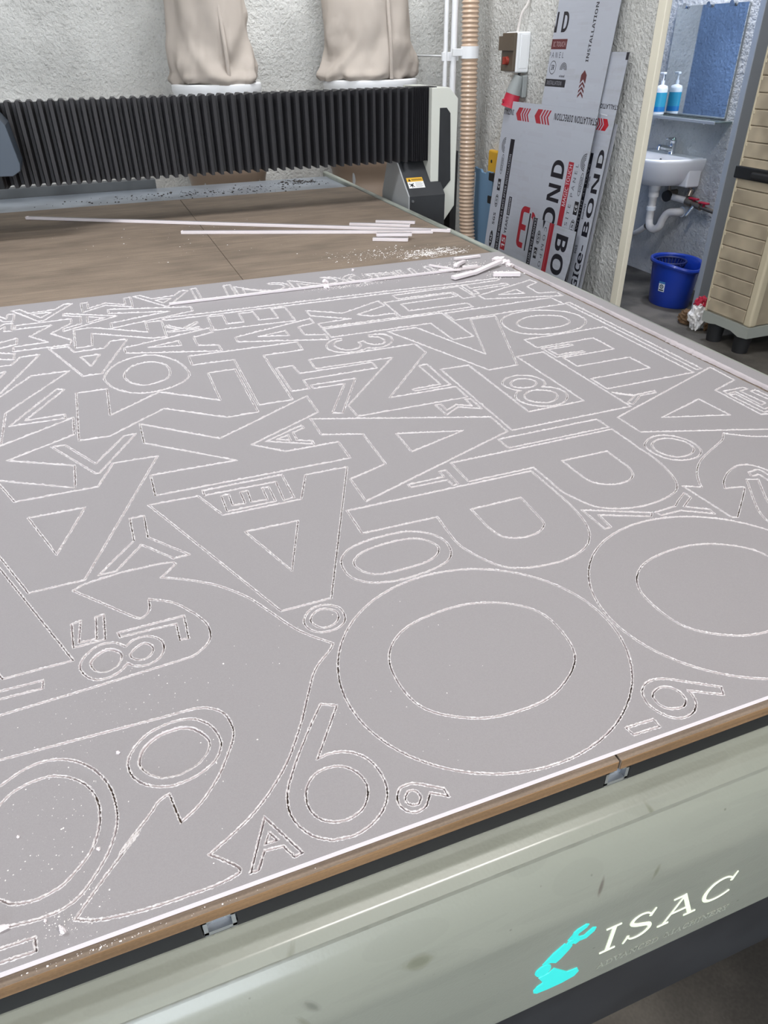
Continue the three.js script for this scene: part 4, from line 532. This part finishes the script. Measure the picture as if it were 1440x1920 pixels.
{ // socket box with plug on the right wall
  const t = thing('switch_box', 'white wall box with a brown flap and red switch', 'switch box', [2.9, 0, -5.0]);
  part(t, 'housing', box(-0.10, 0.0, 1.335, 1.565, -0.07, 0.10, 0.012), M.plasticWhite);
  part(t, 'side_groove', box(-0.075, -0.02, 1.36, 1.55, 0.098, 0.104, 0.003), M.plasticWhite);
  part(t, 'front_cover', box(-0.122, -0.099, 1.345, 1.56, -0.068, 0.094, 0.006), M.brownCover);
  part(t, 'flap', extrudeX([[-0.072, 1.462], [-0.072, 1.542], [0.094, 1.542], [0.094, 1.462]], -0.145, -0.122, 0.3), M.brownCover);
  part(t, 'switch_knob', merge([cyl(0.026, 0.022, [-0.121, 1.405, 0.02], [-0.142, 1.405, 0.02], 24), box(-0.158, -0.14, 1.383, 1.427, 0.013, 0.027, 0.004)]), M.darkRed, 'red switch knob');
  part(t, 'conduit', tube([[-0.06, 1.56, 0.02], [-0.05, 1.66, 0.04], [-0.02, 1.72, 0.06], [-0.008, 1.9, 0.06]], 0.009, 24, 8), M.pipe);
  const p = thing('power_plug', 'grey industrial plug with a red collar hanging under the wall box', 'plug', [2.845, 0, -4.93]);
  const a = new THREE.Vector3(0, 1.33, 0.01), b = new THREE.Vector3(-0.045, 1.135, -0.02); const d = b.clone().sub(a);
  const at = k => [a.x + d.x * k, a.y + d.y * k, a.z + d.z * k];
  part(p, 'body', cyl(0.032, 0.052, at(0.05), at(0.60), 28), M.greyPlastic);
  part(p, 'side_grip', box(0.012, 0.045, 1.19, 1.32, -0.02, 0.045, 0.006), M.greyPlastic);
  part(p, 'collar', merge([cyl(0.050, 0.055, at(0.60), at(0.97), 32), cyl(0.054, 0.057, at(0.93), at(1.0), 32, true), box(-0.098, -0.07, 1.165, 1.185, -0.03, -0.005, 0.004)]), M.redPlastic, 'red collar');
  part(p, 'cable', tube([at(0.06), [0.0, 1.36, 0.005], [0.01, 1.35, -0.03]], 0.009, 12, 8), M.black);
}
// ---------------------------------------------------------------- sheet panels leaning on the right wall
function panelTex(w, h, px, draw) {
  const c = document.createElement('canvas'); c.width = Math.round(w * px); c.height = Math.round(h * px); const q = c.getContext('2d');
  q.scale(px, px); q.fillStyle = '#b2b7c2'; q.fillRect(0, 0, w, h); const r = rng(Math.round(w * 991 + h * 77));
  for (let i = 0; i < 260; i++) { q.fillStyle = `rgba(${r() < 0.5 ? '120,124,134' : '200,203,210'},0.05)`; q.fillRect(r() * w, r() * h, 0.01 + 0.2 * r(), 0.002 + 0.03 * r()); }
  const T = {
    q, text(s, x, y, size, ang, col = '#1d1e26', weight = 'bold', wid) { q.save(); q.translate(x, y); q.rotate(ang); const K = size / 100; q.scale(K, K); q.fillStyle = col; q.textAlign = 'center'; q.textBaseline = 'middle'; q.font = `${weight} 100px sans-serif`; if (wid) { const m = q.measureText(s).width * K; q.scale(wid / m, 1); } q.fillText(s, 0, 0); q.restore(); },
    rect(x0, y0, x1, y1, col) { q.fillStyle = col; q.fillRect(x0, y0, x1 - x0, y1 - y0); },
    poly(pts, col) { q.fillStyle = col; q.beginPath(); pts.forEach(([x, y], i) => i ? q.lineTo(x, y) : q.moveTo(x, y)); q.fill(); },
    arcs(x, y, r, ang) { q.save(); q.translate(x, y); q.rotate(ang); q.strokeStyle = '#3a3b42'; q.lineWidth = r * 0.12; for (const k of [1, 0.78, 0.56, 0.34]) { q.beginPath(); q.arc(0, 0, r * k, Math.PI, TAU); q.stroke(); } q.restore(); },
    oval(x, y, a, b, fill) { q.beginPath(); q.ellipse(x, y, a, b, 0, 0, TAU); if (fill) { q.fillStyle = '#22232b'; q.fill(); } else { q.strokeStyle = '#3a3b42'; q.lineWidth = 0.004; q.stroke(); } },
    arrow(x0, x1, y, hh, col) { // band arrow whose point is at x0, tail chevrons towards x1
      const s = Math.sign(x1 - x0), L = Math.abs(x1 - x0), X = k => x0 + s * L * k; T.poly([[X(0), y], [X(0.18), y - hh], [X(0.5), y - hh], [X(0.34), y], [X(0.5), y + hh], [X(0.18), y + hh]], col); for (const k of [0.42, 0.60, 0.78]) T.poly([[X(k), y], [X(k + 0.16), y - hh], [X(k + 0.26), y - hh], [X(k + 0.1), y], [X(k + 0.26), y + hh], [X(k + 0.16), y + hh]], col);
    },
  };
  draw(T); const t = new THREE.CanvasTexture(c); t.colorSpace = THREE.SRGBColorSpace; return t;
}
// a thin panel standing on the floor, leaning towards the wall: left edge at z0, right edge at z1
const slope = 0.1;
function panel(label, x0, z0, z1, height, tex, mat0, yBase = 0, group) {
  const t = thing('composite_panel', label, 'panel', [x0, yBase, 0], group);
  const L = height * Math.hypot(1, slope), w = z1 - z0, m = new THREE.Matrix4().makeBasis(new THREE.Vector3(0, 0, 1), new THREE.Vector3(slope, 1, 0).normalize(), new THREE.Vector3(-1, slope, 0).normalize()).setPosition(0, 0, z0);
  const b = new THREE.BoxGeometry(w, L, 0.004); b.translate(w / 2, L / 2, -0.0022); b.applyMatrix4(m); part(t, 'core', uvm(b), mat0 ?? M.panelEdge);
  if (tex) { const f = new THREE.PlaneGeometry(w, L); f.translate(w / 2, L / 2, 0.0003); f.applyMatrix4(m); part(t, 'printed_film', f, new THREE.MeshPhysicalMaterial({ map: tex, roughness: 0.38, metalness: 0.0 }), 'grey printed protective film'); }
  return t;
}
const UP = -Math.PI / 2, INK = '#1b1c26', RED = '#a52836', DKRED = '#5e2a2e';
function column(T, x, H, big) {   // the repeated side column of marks; y measured from the top of a panel H high
  T.arcs(x + 0.005, H - 0.905, 0.045, UP); T.oval(x, H - 0.785, 0.016, 0.062); T.text('DUPONT', x, H - 0.785, 0.026, UP, INK, 'bold', 0.085); T.rect(x - 0.02, H - 0.69, x + 0.022, H - 0.615, '#1d1e26'); T.text('CE', x + 0.001, H - 0.652, 0.036, UP, '#c8cbd2');
  T.oval(x, H - 0.545, 0.022, 0.04); T.text('4SI', x, H - 0.545, 0.03, UP, INK, 'bold', 0.075); T.text('SGS', x, H - 0.425, 0.045, UP, INK, 'bold', 0.085); T.oval(x, H - 0.285, 0.024, 0.056, true); T.text('TAF', x, H - 0.285, 0.034, UP, '#b9bcc4', 'bold', 0.07); T.text('e-bond', x, H - 0.13, 0.04, UP, INK, 'bold', 0.12);
}
{ // big front panel: 1.10 x 1.17
  const H = 1.172, z0 = -4.997, W = 1.087, X = z => z - z0;
  const tex = panelTex(W, H, 1250, T => {
    T.text('INSTALLATION', X(-4.99), H - 1.108, 0.046, Math.PI, INK, 'bold', 0.26); T.arrow(X(-4.83), X(-4.655), H - 1.104, 0.038, RED); T.arrow(X(-4.59), X(-4.405), H - 1.106, 0.040, RED); T.text('INSTALLATION DIRECTION', X(-4.11), H - 1.118, 0.05, Math.PI, INK, 'bold', 0.50);
    column(T, X(-4.916), H); T.rect(X(-4.846), H - 0.95, X(-4.790), H - 0.0, INK); T.text('PLEASE REMOVE FILM WITHIN 45 DAYS AFTER INSTALLATION', X(-4.818), H - 0.46, 0.036, UP, '#b7bac4', 'normal', 0.80);
    T.rect(X(-4.765), H - 0.345, X(-4.700), H - 0.245, RED); T.text('15', X(-4.732), H - 0.295, 0.062, UP, '#c9ccd3', 'bold', 0.075); T.text('YEARS', X(-4.728), H - 0.415, 0.044, UP, INK, 'bold', 0.115); T.rect(X(-4.745), H - 0.60, X(-4.705), H - 0.48, INK); T.text('GUARANTEE', X(-4.725), H - 0.54, 0.026, UP, '#b7bac4', 'bold', 0.11);
    // red three-bar emblem
    const q = T.q; q.strokeStyle = RED; q.lineWidth = 0.036; q.lineJoin = 'round'; const bx = X(-4.54); q.beginPath(); q.moveTo(bx + 0.09, H - 0.555); q.lineTo(bx + 0.03, H - 0.555); q.quadraticCurveTo(bx, H - 0.55, bx, H - 0.52); q.lineTo(bx, H - 0.35); q.quadraticCurveTo(bx, H - 0.325, bx + 0.03, H - 0.325); q.lineTo(bx + 0.07, H - 0.325); q.stroke(); q.beginPath(); q.moveTo(bx, H - 0.44); q.lineTo(bx + 0.075, H - 0.44); q.stroke();
    T.rect(bx + 0.10, H - 0.54, bx + 0.115, H - 0.30, INK); q.beginPath(); q.moveTo(bx + 0.165, H - 0.46); q.quadraticCurveTo(bx + 0.175, H - 0.53, bx + 0.125, H - 0.535); q.stroke();
    T.text('D', X(-4.207), H - 0.835, 0.195, UP, INK, 'bold', 0.127); T.text('N', X(-4.207), H - 0.700, 0.195, UP, INK, 'bold', 0.132); T.text('O', X(-4.207), H - 0.548, 0.195, UP, INK, 'bold', 0.156); T.text('B', X(-4.207), H - 0.41, 0.195, UP, INK, 'bold', 0.126);
    T.rect(X(-4.104), H - 0.892, X(-4.050), H - 0.20, RED); T.text('MAGIC TOUCH', X(-4.077), H - 0.76, 0.046, UP, '#c9ccd3', 'normal', 0.24); T.text('ALUMINIUM', X(-4.077), H - 0.40, 0.03, UP, '#8f5560', 'normal', 0.2);
    T.text('C O M P O S I T E   P A N E L', X(-4.012), H - 0.60, 0.04, UP, '#474954', 'normal', 0.58); column(T, X(-3.940), H); T.rect(X(-3.895), H - 0.93, z0 ? X(-3.853) : 0, H, INK); T.text('PLEASE REMOVE FILM WITHIN 45 DAYS', X(-3.874), H - 0.5, 0.028, UP, '#8e9098', 'normal', 0.7);
  });
  panel('big printed panel in front, with red arrows along its top edge', 2.68, z0, z0 + W, H, tex);
}
{ // tall panel behind
  const H = 1.80, z0 = -4.562, W = 0.62, X = z => z - z0;
  const tex = panelTex(W, H, 980, T => {
    T.text('D', X(-4.452), H - 1.605, 0.145, 0, INK, 'bold', 0.085); T.text('N', X(-4.575), H - 1.605, 0.145, 0, INK, 'bold', 0.11);
    T.rect(0, H - 1.52, X(-4.394), H - 1.468, DKRED); T.text('IC TOUCH', X(-4.475), H - 1.494, 0.036, 0, '#b9a6aa', 'normal', 0.14); T.text('P A N E L', X(-4.49), H - 1.437, 0.04, 0, '#474954', 'normal', 0.17);
    T.oval(X(-4.505), H - 1.373, 0.034, 0.034); T.text('IR', X(-4.505), H - 1.373, 0.036, 0, INK, 'bold'); T.arcs(X(-4.385), H - 1.362, 0.036, 0); T.text('e-bond', X(-4.387), H - 1.33, 0.018, 0, INK);
    T.rect(0, H - 1.312, X(-4.335), H - 1.272, INK); T.text('INSTALLATION', X(-4.46), H - 1.292, 0.03, 0, '#9a9ca4', 'normal', 0.17);
    T.text('INSTALLATION DIRECTION', X(-4.152), H - 1.665, 0.038, UP, INK, 'bold', 0.52);
    const q = T.q; q.save(); q.translate(X(-4.154), H - 1.30); q.rotate(Math.PI / 2); T.arrow(-0.066, 0.07, 0, 0.028, DKRED); q.restore();
    T.text('DuPont', X(-4.02), H - 1.9, 0.05, UP, INK);
  });
  panel('tall printed panel rising out of view behind the big one', 2.70, z0, z0 + W, H, tex);
}
{ // narrower panel at the right
  const H = 1.456, z0 = -4.02, W = 0.229, X = z => z - z0;
  const tex = panelTex(W, H, 1000, T => {
    T.text('INSTALLATION', X(-3.86), H - 1.196, 0.034, Math.PI, INK, 'bold', 0.24); T.arrow(X(-3.835), X(-3.965), H - 1.105, 0.03, '#b31f2c'); T.rect(X(-3.812), H - 1.455, X(-3.79), H - 1.42, INK);
    T.poly([[X(-3.93), H - 1.16], [X(-3.865), H - 1.155], [X(-3.868), H - 1.15], [X(-3.935), H - 1.155]], '#d6dadf');
    T.text('BOND', X(-3.842), H - 0.74, 0.085, UP, INK, 'bold', 0.50); T.text('e-', X(-3.842), H - 0.40, 0.085, UP, INK, 'bold', 0.12); T.text('MAGIC', X(-3.842), H - 0.2, 0.085, UP, INK, 'bold', 0.3);
    T.rect(X(-3.955), H - 0.955, X(-3.918), H, INK); T.text('REMOVE FILM WITHIN 45 DAYS', X(-3.936), H - 0.55, 0.026, UP, '#9a9ca4', 'normal', 0.7); T.arcs(X(-3.90), H - 0.80, 0.03, UP); T.text('DUPONT', X(-3.897), H - 0.64, 0.022, UP, INK, 'bold', 0.09); T.text('SGS', X(-3.897), H - 0.42, 0.03, UP, INK);
  });
  panel('narrow printed panel at the right with one red arrow', 2.712, z0, z0 + W, H, tex);
  panel('plain grey panel strip at the far right of the stack', 2.725, -4.0, -3.776, 1.115, null, M.panelPlain);
}
{ // low panel leaning in front
  const H = 0.535, z0 = -4.352, W = 0.50, X = z => z - z0;
  const tex = panelTex(W, H, 1250, T => {
    T.rect(X(-4.345), 0, X(-4.298), H, INK); T.text('REMOVE FILM WITHIN 45 DAYS', X(-4.321), H - 0.30, 0.034, Math.PI / 2, '#b7bac4', 'normal', 0.5);
    T.oval(X(-4.25), H - 0.425, 0.022, 0.04); T.text('4SI', X(-4.25), H - 0.425, 0.03, Math.PI / 2, INK, 'bold', 0.075); T.rect(X(-4.275), H - 0.36, X(-4.238), H - 0.292, INK); T.text('CE', X(-4.256), H - 0.326, 0.036, Math.PI / 2, '#c8cbd2');
    T.text('C O M P O S I T E', X(-4.185), H - 0.295, 0.04, Math.PI / 2, '#474954', 'normal', 0.42); T.rect(X(-4.148), 0, X(-4.095), H, RED); T.rect(X(-4.133), 0, X(-4.127), H, '#c05a66');
    T.text('B', X(-3.985), H - 0.445, 0.185, Math.PI / 2, INK, 'bold', 0.126); T.text('O', X(-3.990), H - 0.312, 0.185, Math.PI / 2, INK, 'bold', 0.150); T.text('N', X(-3.99), H - 0.17, 0.185, Math.PI / 2, INK, 'bold', 0.132); T.poly([[X(-3.90), H], [X(-3.852), H], [X(-3.852), 0.18]], INK);
    T.poly([[X(-4.23), 0], [X(-4.20), 0], [X(-4.215), 0.05]], INK);
  });
  panel('low printed offcut panel leaning in front of the big one', 2.655, z0, z0 + W, H, tex);
}
{ // blue board and yellow case left of the panels
  const t = thing('blue_board', 'blue board with a torn top edge beside the hose', 'board', [2.832, 0, 0]);
  const r = rng(3), pts = [[-5.47, 0], [-5.18, 0], [-5.18, 0.68]]; for (let z = -5.20; z > -5.46; z -= 0.03) pts.push([z, 0.69 + 0.006 * r() - (z < -5.28 && z > -5.36 ? 0.02 : 0)]); pts.push([-5.47, 0.70]);
  part(t, 'board', extrudeX(pts, 0, 0.018, 0.2), M.blueBoard); part(t, 'edge_tape', box(-0.002, 0.0005, 0.02, 0.66, -5.47, -5.455), M.plasticWhite);
  const y = thing('yellow_case', 'yellow tool case with black latches standing behind the big panel', 'case', [2.874, 0, -5.22]);
  part(y, 'shell', box(-0.02, 0.024, 0.40, 0.835, -0.09, 0.10, 0.015), M.yellow); for (const k of [0.66, 0.50]) part(y, 'latch', box(-0.045, -0.015, k - 0.03, k + 0.03, -0.02, 0.09, 0.01), M.blackMatte); part(y, 'dimple', cyl(0.012, 0.012, [-0.021, 0.76, -0.03], [-0.016, 0.76, -0.03], 16), M.blackMatte);
  part(y, 'lower_shell', box(-0.02, 0.024, 0, 0.40, -0.09, 0.10, 0.015), M.yellow);
}
// ---------------------------------------------------------------- the washroom
{ // mirror, shelf, soap
  const t = thing('mirror', 'frameless rectangular wall mirror above the washbasin', 'mirror', [3.9, 0, 0]);
  part(t, 'glass', box(-0.024, -0.018, 1.08, 1.692, -4.70, -4.075), M.mirror); part(t, 'backing', box(-0.018, 0, 1.085, 1.688, -4.695, -4.08), M.greyPlastic);
  for (const z of [-4.62, -4.40, -4.20]) part(t, 'clip', merge([cyl(0.013, 0.013, [-0.034, 1.69, z], [0, 1.69, z], 16), cyl(0.017, 0.014, [-0.042, 1.69, z], [-0.03, 1.69, z], 16)]), M.chrome);
  const s = thing('glass_shelf', 'narrow glass shelf under the mirror', 'shelf', [3.9, 0, 0]);
  part(s, 'plate', box(-0.145, 0, 1.062, 1.070, -4.76, -4.02, 0.003), M.glass); part(s, 'front_strip', box(-0.150, -0.143, 1.055, 1.074, -4.765, -4.015, 0.003), M.greySteel, 'dark metal front strip');
  for (const z of [-4.62, -4.16]) part(s, 'bracket', box(-0.10, 0, 1.045, 1.062, z - 0.012, z + 0.012, 0.004), M.chrome);
  const b = thing('soap_bottle', 'white and blue pump soap bottle on the glass shelf', 'bottle', [3.815, 1.07, -4.645]);
  part(b, 'body', new THREE.LatheGeometry([[0, 0], [0.038, 0], [0.041, 0.006], [0.041, 0.155], [0.036, 0.172], [0.014, 0.180], [0, 0.180]].map(p => new THREE.Vector2(...p)), 36), M.plasticWhite);
  part(b, 'label', cyl(0.0416, 0.0416, [0, 0.02, 0], [0, 0.135, 0], 36, true), M.teal, 'blue wrap-around label'); part(b, 'label_band', cyl(0.042, 0.042, [0, 0.02, 0], [0, 0.05, 0], 36, true), std(0x1c74b4, 0.4));
  part(b, 'pump', merge([cyl(0.012, 0.012, [0, 0.18, 0], [0, 0.205, 0], 16), cyl(0.005, 0.005, [0, 0.205, 0], [0, 0.245, 0], 10), box(-0.012, 0.012, 0.240, 0.254, -0.03, 0.012, 0.004)]), M.plasticWhite);
}
{ // basin with tap and waste
  const t = thing('washbasin', 'white ceramic wall basin with rounded front', 'washbasin', [3.9, 0, -4.46]);
  // plan outline: straight along the wall, D-shaped towards the room
  const W = 0.285, D = 0.40, out = (th, k) => { const c = Math.cos(th), s = Math.sin(th), e = 2 / 2.9; return [-D * k * Math.abs(c) ** e, W * k * Math.sign(s) * Math.abs(s) ** e]; };
  const ring = (k, y, shift = 0) => { const r = []; for (let i = 0; i <= 40; i++) { const th = -Math.PI / 2 + Math.PI * i / 40; const [x, z] = out(th, k); r.push([x - shift, y, z]); } return r; };
  const rings = [ring(0.42, 0.655, 0.06), ring(0.70, 0.668, 0.03), ring(0.86, 0.71), ring(0.965, 0.775), ring(0.995, 0.815), ring(1, 0.83), ring(0.985, 0.838), ring(0.94, 0.84), ring(0.90, 0.836, 0.0), ring(0.80, 0.79, 0.03), ring(0.62, 0.735, 0.055), ring(0.30, 0.715, 0.09)];
  const pos = [], idx = [], n = 41; rings.forEach((r, j) => { r.forEach(p => pos.push(...p)); if (j) for (let i = 0; i < n - 1; i++) { const a = (j - 1) * n + i; idx.push(a, a + 1, a + n, a + 1, a + n + 1, a + n); } });
  part(t, 'bowl', geoFrom(pos, idx), M.ceramic);
  part(t, 'tap_deck', box(-0.115, -0.002, 0.66, 0.842, -0.27, 0.27, 0.012), M.ceramic);
  part(t, 'overflow', cyl(0.012, 0.012, [-0.117, 0.80, -0.03], [-0.112, 0.80, -0.03], 16), M.blackMatte);
  const tap = part(t, 'tap', merge([cyl(0.026, 0.024, [-0.06, 0.842, 0], [-0.06, 0.855, 0], 24), cyl(0.022, 0.022, [-0.06, 0.855, 0], [-0.06, 0.905, 0], 24), cyl(0.019, 0.013, [-0.075, 0.875, 0.0], [-0.175, 0.893, 0.0], 18), cyl(0.013, 0.016, [-0.175, 0.893, 0], [-0.178, 0.872, 0], 14)]), M.chrome);
  part(tap, 'lever', merge([cyl(0.022, 0.024, [-0.06, 0.907, 0], [-0.06, 0.925, 0], 24), cyl(0.024, 0.012, [-0.06, 0.925, 0], [-0.056, 0.942, 0], 24), box(-0.12, -0.05, 0.932, 0.944, -0.009, 0.009, 0.004)]), M.chrome);
  const w = part(t, 'waste_trap', merge([cyl(0.045, 0.04, [-0.13, 0.655, -0.02], [-0.13, 0.61, -0.02], 24), cyl(0.036, 0.036, [-0.13, 0.61, -0.02], [-0.13, 0.565, -0.02], 24), cyl(0.027, 0.027, [-0.13, 0.57, -0.02], [-0.13, 0.40, -0.02], 20), tube([[-0.13, 0.41, -0.02], [-0.13, 0.365, 0.0], [-0.12, 0.352, 0.035], [-0.11, 0.375, 0.075], [-0.10, 0.43, 0.09], [-0.09, 0.475, 0.12], [-0.07, 0.487, 0.17], [-0.03, 0.49, 0.19], [0.01, 0.49, 0.19]], 0.027, 40, 14)]), M.pipe);
  part(w, 'coupling', merge([cyl(0.038, 0.038, [-0.13, 0.64, -0.02], [-0.13, 0.625, -0.02], 20), cyl(0.033, 0.033, [-0.13, 0.50, -0.02], [-0.13, 0.475, -0.02], 20), cyl(0.035, 0.035, [-0.035, 0.49, 0.19], [0, 0.49, 0.19], 20)]), M.plasticWhite);
  part(t, 'hose_pipe', tube([[-0.13, 0.36, -0.04], [-0.12, 0.31, -0.12], [-0.08, 0.27, -0.22], [-0.02, 0.24, -0.34]], 0.02, 24, 12), M.pipe);
}
{ // supply pipes and valves right of the trap
  const t = thing('water_valves', 'tarnished stop valves with red handles and pipes under the basin', 'valve', [3.88, 0, -4.2]);
  part(t, 'supply_pipe', tube([[-0.03, 0.55, -0.26], [-0.045, 0.573, -0.20], [-0.045, 0.576, -0.10], [-0.04, 0.572, 0.0]], 0.022, 24, 12), M.pipe);
  part(t, 'valve_body', merge([cyl(0.03, 0.026, [-0.04, 0.572, -0.01], [-0.04, 0.565, 0.05], 18), cyl(0.022, 0.022, [-0.04, 0.565, 0.05], [-0.04, 0.555, 0.13], 16), cyl(0.014, 0.014, [-0.04, 0.555, 0.13], [-0.04, 0.545, 0.27], 12), cyl(0.02, 0.02, [-0.04, 0.60, -0.005], [-0.02, 0.64, -0.015], 14), cyl(0.012, 0.012, [-0.03, 0.63, -0.01], [-0.06, 0.80, -0.03], 10)]), M.brass);
  part(t, 'spout', cyl(0.014, 0.010, [-0.05, 0.55, 0.07], [-0.085, 0.492, 0.055], 14), M.chrome);
  for (const [z, y] of [[0.06, 0.597], [0.16, 0.585]]) part(t, 'handle', merge([box(-0.06, -0.03, y - 0.006, y + 0.006, z - 0.045, z + 0.035, 0.004), cyl(0.008, 0.008, [-0.045, y - 0.03, z], [-0.045, y + 0.004, z], 10)]), M.redPlastic, 'red handle');
  const a = thing('angle_valve', 'dark angle valve with round handle behind the waste pipe', 'valve', [3.88, 0, -4.40]);
  part(a, 'body', merge([cyl(0.018, 0.018, [0.02, 0.60, 0], [-0.06, 0.60, 0], 14), cyl(0.013, 0.013, [-0.045, 0.60, 0], [-0.06, 0.72, -0.01], 12)]), M.brass); part(a, 'handwheel', cyl(0.036, 0.036, [-0.065, 0.585, 0.02], [-0.09, 0.58, 0.025], 20), M.blackMatte);
}
{ // bucket
  const t = thing('mop_bucket', 'dark blue oval plastic mop bucket with white sticker', 'bucket', [3.535, 0, -3.86]);
  const pos = [], idx = [], n = 64; const sup = (a, rx, rz, y, lip = 0) => { const c = Math.cos(a), s = Math.sin(a); return [rx * c, y + lip * Math.max(0, s) ** 3, rz * s * (1 + 0.10 * Math.max(0, s) ** 2)]; };
  const prof = [[0.112, 0.0], [0.118, 0.012], [0.132, 0.20], [0.137, 0.268], [0.150, 0.270], [0.154, 0.282], [0.150, 0.293], [0.141, 0.294], [0.134, 0.285], [0.128, 0.20], [0.113, 0.02], [0.0, 0.018]];
  prof.forEach(([r, y], j) => { for (let i = 0; i < n; i++) pos.push(...sup(i / n * TAU, r, r * 1.22, y, y > 0.25 ? -0.03 : 0)); if (j) for (let i = 0; i < n; i++) { const a = (j - 1) * n + i, b = (j - 1) * n + (i + 1) % n; idx.push(a, a + n, b, b, a + n, b + n); } });
  part(t, 'tub', mergeVertices(geoFrom(pos, idx, 0.6)), M.bucket);
  const wr = []; for (let i = 0; i < 26; i++) { const a = i / 26 * TAU; const [x, , z] = sup(a, 0.095, 0.10, 0); wr.push(cyl(0.005, 0.004, [x, 0.265, z - 0.055], [x * 0.62, 0.17, z * 0.62 - 0.055], 6)); } part(t, 'wringer', merge([...wr, new THREE.TorusGeometry(0.10, 0.008, 8, 40).rotateX(Math.PI / 2).translate(0, 0.268, -0.055)]), M.bucketDark, 'dark slotted wringer insert');
  const c = document.createElement('canvas'); c.width = 64; c.height = 96; const q = c.getContext('2d'); q.fillStyle = '#dfe5ea'; q.fillRect(0, 0, 64, 96); q.fillStyle = '#3f7fb8'; q.fillRect(0, 0, 64, 20); q.strokeStyle = '#20323f'; q.lineWidth = 7; q.beginPath(); q.arc(32, 48, 17, 0, 7); q.stroke(); q.fillStyle = '#20323f'; q.fillRect(22, 40, 20, 5); q.fillRect(22, 50, 20, 5); q.fillRect(8, 76, 48, 12); const tx = new THREE.CanvasTexture(c); tx.colorSpace = THREE.SRGBColorSpace;
  const lb = new THREE.CylinderGeometry(0.1305, 0.1265, 0.065, 12, 1, true, 0, 0.30); lb.rotateY(-0.15 - 1.15 - Math.PI / 2 + 1.45); lb.scale(1, 1, 1.2); lb.translate(0, 0.135, 0); part(t, 'sticker', lb, std(0xffffff, 0.5, { map: tx, side: THREE.DoubleSide }), 'white sticker with a round emblem');
}
{ // crumpled rag bag by the cabinet
  const t = thing('crumpled_bag', 'crumpled white, red and yellow plastic bag by the cabinet foot', 'bag', [3.335, 0, -3.36]);
  const blob = (c, s, seed, k = 3) => { const g = mergeVertices(new THREE.IcosahedronGeometry(1, 5).deleteAttribute('uv').deleteAttribute('normal')); const p = g.attributes.position; for (let i = 0; i < p.count; i++) { const v = new THREE.Vector3().fromBufferAttribute(p, i); const f = 1 + 0.35 * fbm(v.x * k + seed, v.y * k, v.z * k, 3) - 0.25 * Math.abs(nz(v.x * k * 1.7, v.y * k + seed, v.z * k * 1.7)); p.setXYZ(i, c[0] + v.x * f * s[0], Math.max(0.001, c[1] + v.y * f * s[1]), c[2] + v.z * f * s[2]); } g.computeVertexNormals(); return uvm(toCreasedNormals(g, 0.6)); };
  part(t, 'white_part', blob([0, 0.075, 0], [0.05, 0.085, 0.062], 2), M.bagWhite); part(t, 'red_part', blob([0.015, 0.15, -0.01], [0.035, 0.05, 0.05], 8), M.redPlastic, 'red printed part'); part(t, 'yellow_part', blob([0.03, 0.17, 0.06], [0.02, 0.085, 0.02], 5), M.bagYellow, 'yellow folded part'); part(t, 'brown_part', blob([0.02, 0.035, -0.11], [0.045, 0.05, 0.06], 11), M.bagBrown, 'brown paper part'); part(t, 'tan_part', blob([0.03, 0.07, 0.055], [0.02, 0.07, 0.022], 14), M.bagBrown);
}
{ // plastic cabinet at the right edge
  const t = thing('utility_cabinet', 'beige plastic utility cabinet with grooved slats and black feet', 'cabinet', [3.25, 0, 0]);
  const z0 = -3.235, z1 = -2.885, x1 = 0.68;
  part(t, 'carcass', box(0.012, x1, 0.16, 1.80, z0 + 0.01, z1 - 0.02, 0.01), M.cabinet);
  for (let i = 0; i < 22; i++) { const y = 0.175 + i * 0.0738; if (y > 1.76) break; const g = new RoundedBoxGeometry(0.016, 0.0708, z1 - z0 - 0.062, 2, 0.005); g.translate(0.008, y + 0.0354, (z0 + z1) / 2 - 0.022); part(t, "slat", uvm(g), M.cabinet); const b = part(t, 'slat_tab', box(-0.003, 0.001, y + 0.052, y + 0.068, z0 + 0.012, z0 + 0.022, 0.0015), M.cabinetFrame); }
  part(t, 'corner_post', merge([box(-0.004, 0.05, 0.165, 1.80, z1 - 0.052, z1, 0.014), box(-0.002, 0.03, 0.165, 1.80, z0, z0 + 0.012, 0.004)]), M.cabinetFrame);
  part(t, 'side_panel', box(0.05, x1, 0.17, 1.80, z1 - 0.03, z1 - 0.008, 0.004), M.cabinet); part(t, 'top', box(-0.01, x1 + 0.01, 1.80, 1.84, z0 - 0.01, z1 + 0.01, 0.012), M.cabinetBase);
  part(t, 'base', extrudeX([[z0, 0.165], [z1 + 0.004, 0.165], [z1 + 0.004, 0.105], [z1 - 0.06, 0.098], [z1 - 0.12, 0.115], [z0 + 0.11, 0.115], [z0 + 0.06, 0.105], [z0, 0.105]], -0.006, x1, 0.3), M.cabinetBase, 'grey-green base');
  part(t, 'latch_band', merge([box(-0.012, 0.05, 0.885, 0.945, z0 - 0.012, z1 + 0.005, 0.006), box(0.05, x1, 0.885, 0.945, z1 - 0.01, z1 + 0.006, 0.004)]), M.black, 'black band'); part(t, 'handle', box(-0.035, -0.010, 0.896, 0.930, z0 + 0.12, z1 - 0.02, 0.012), M.blackMatte, 'black handle');
  for (const x of [0.05, 0.6]) for (const z of [z0 + 0.07, z1 - 0.07]) part(t, 'foot', cyl(0.042, 0.05, [x, 0, z], [x, 0.115, z], 20), M.blackMatte, 'black foot');
}
renderer.render(scene, camera);
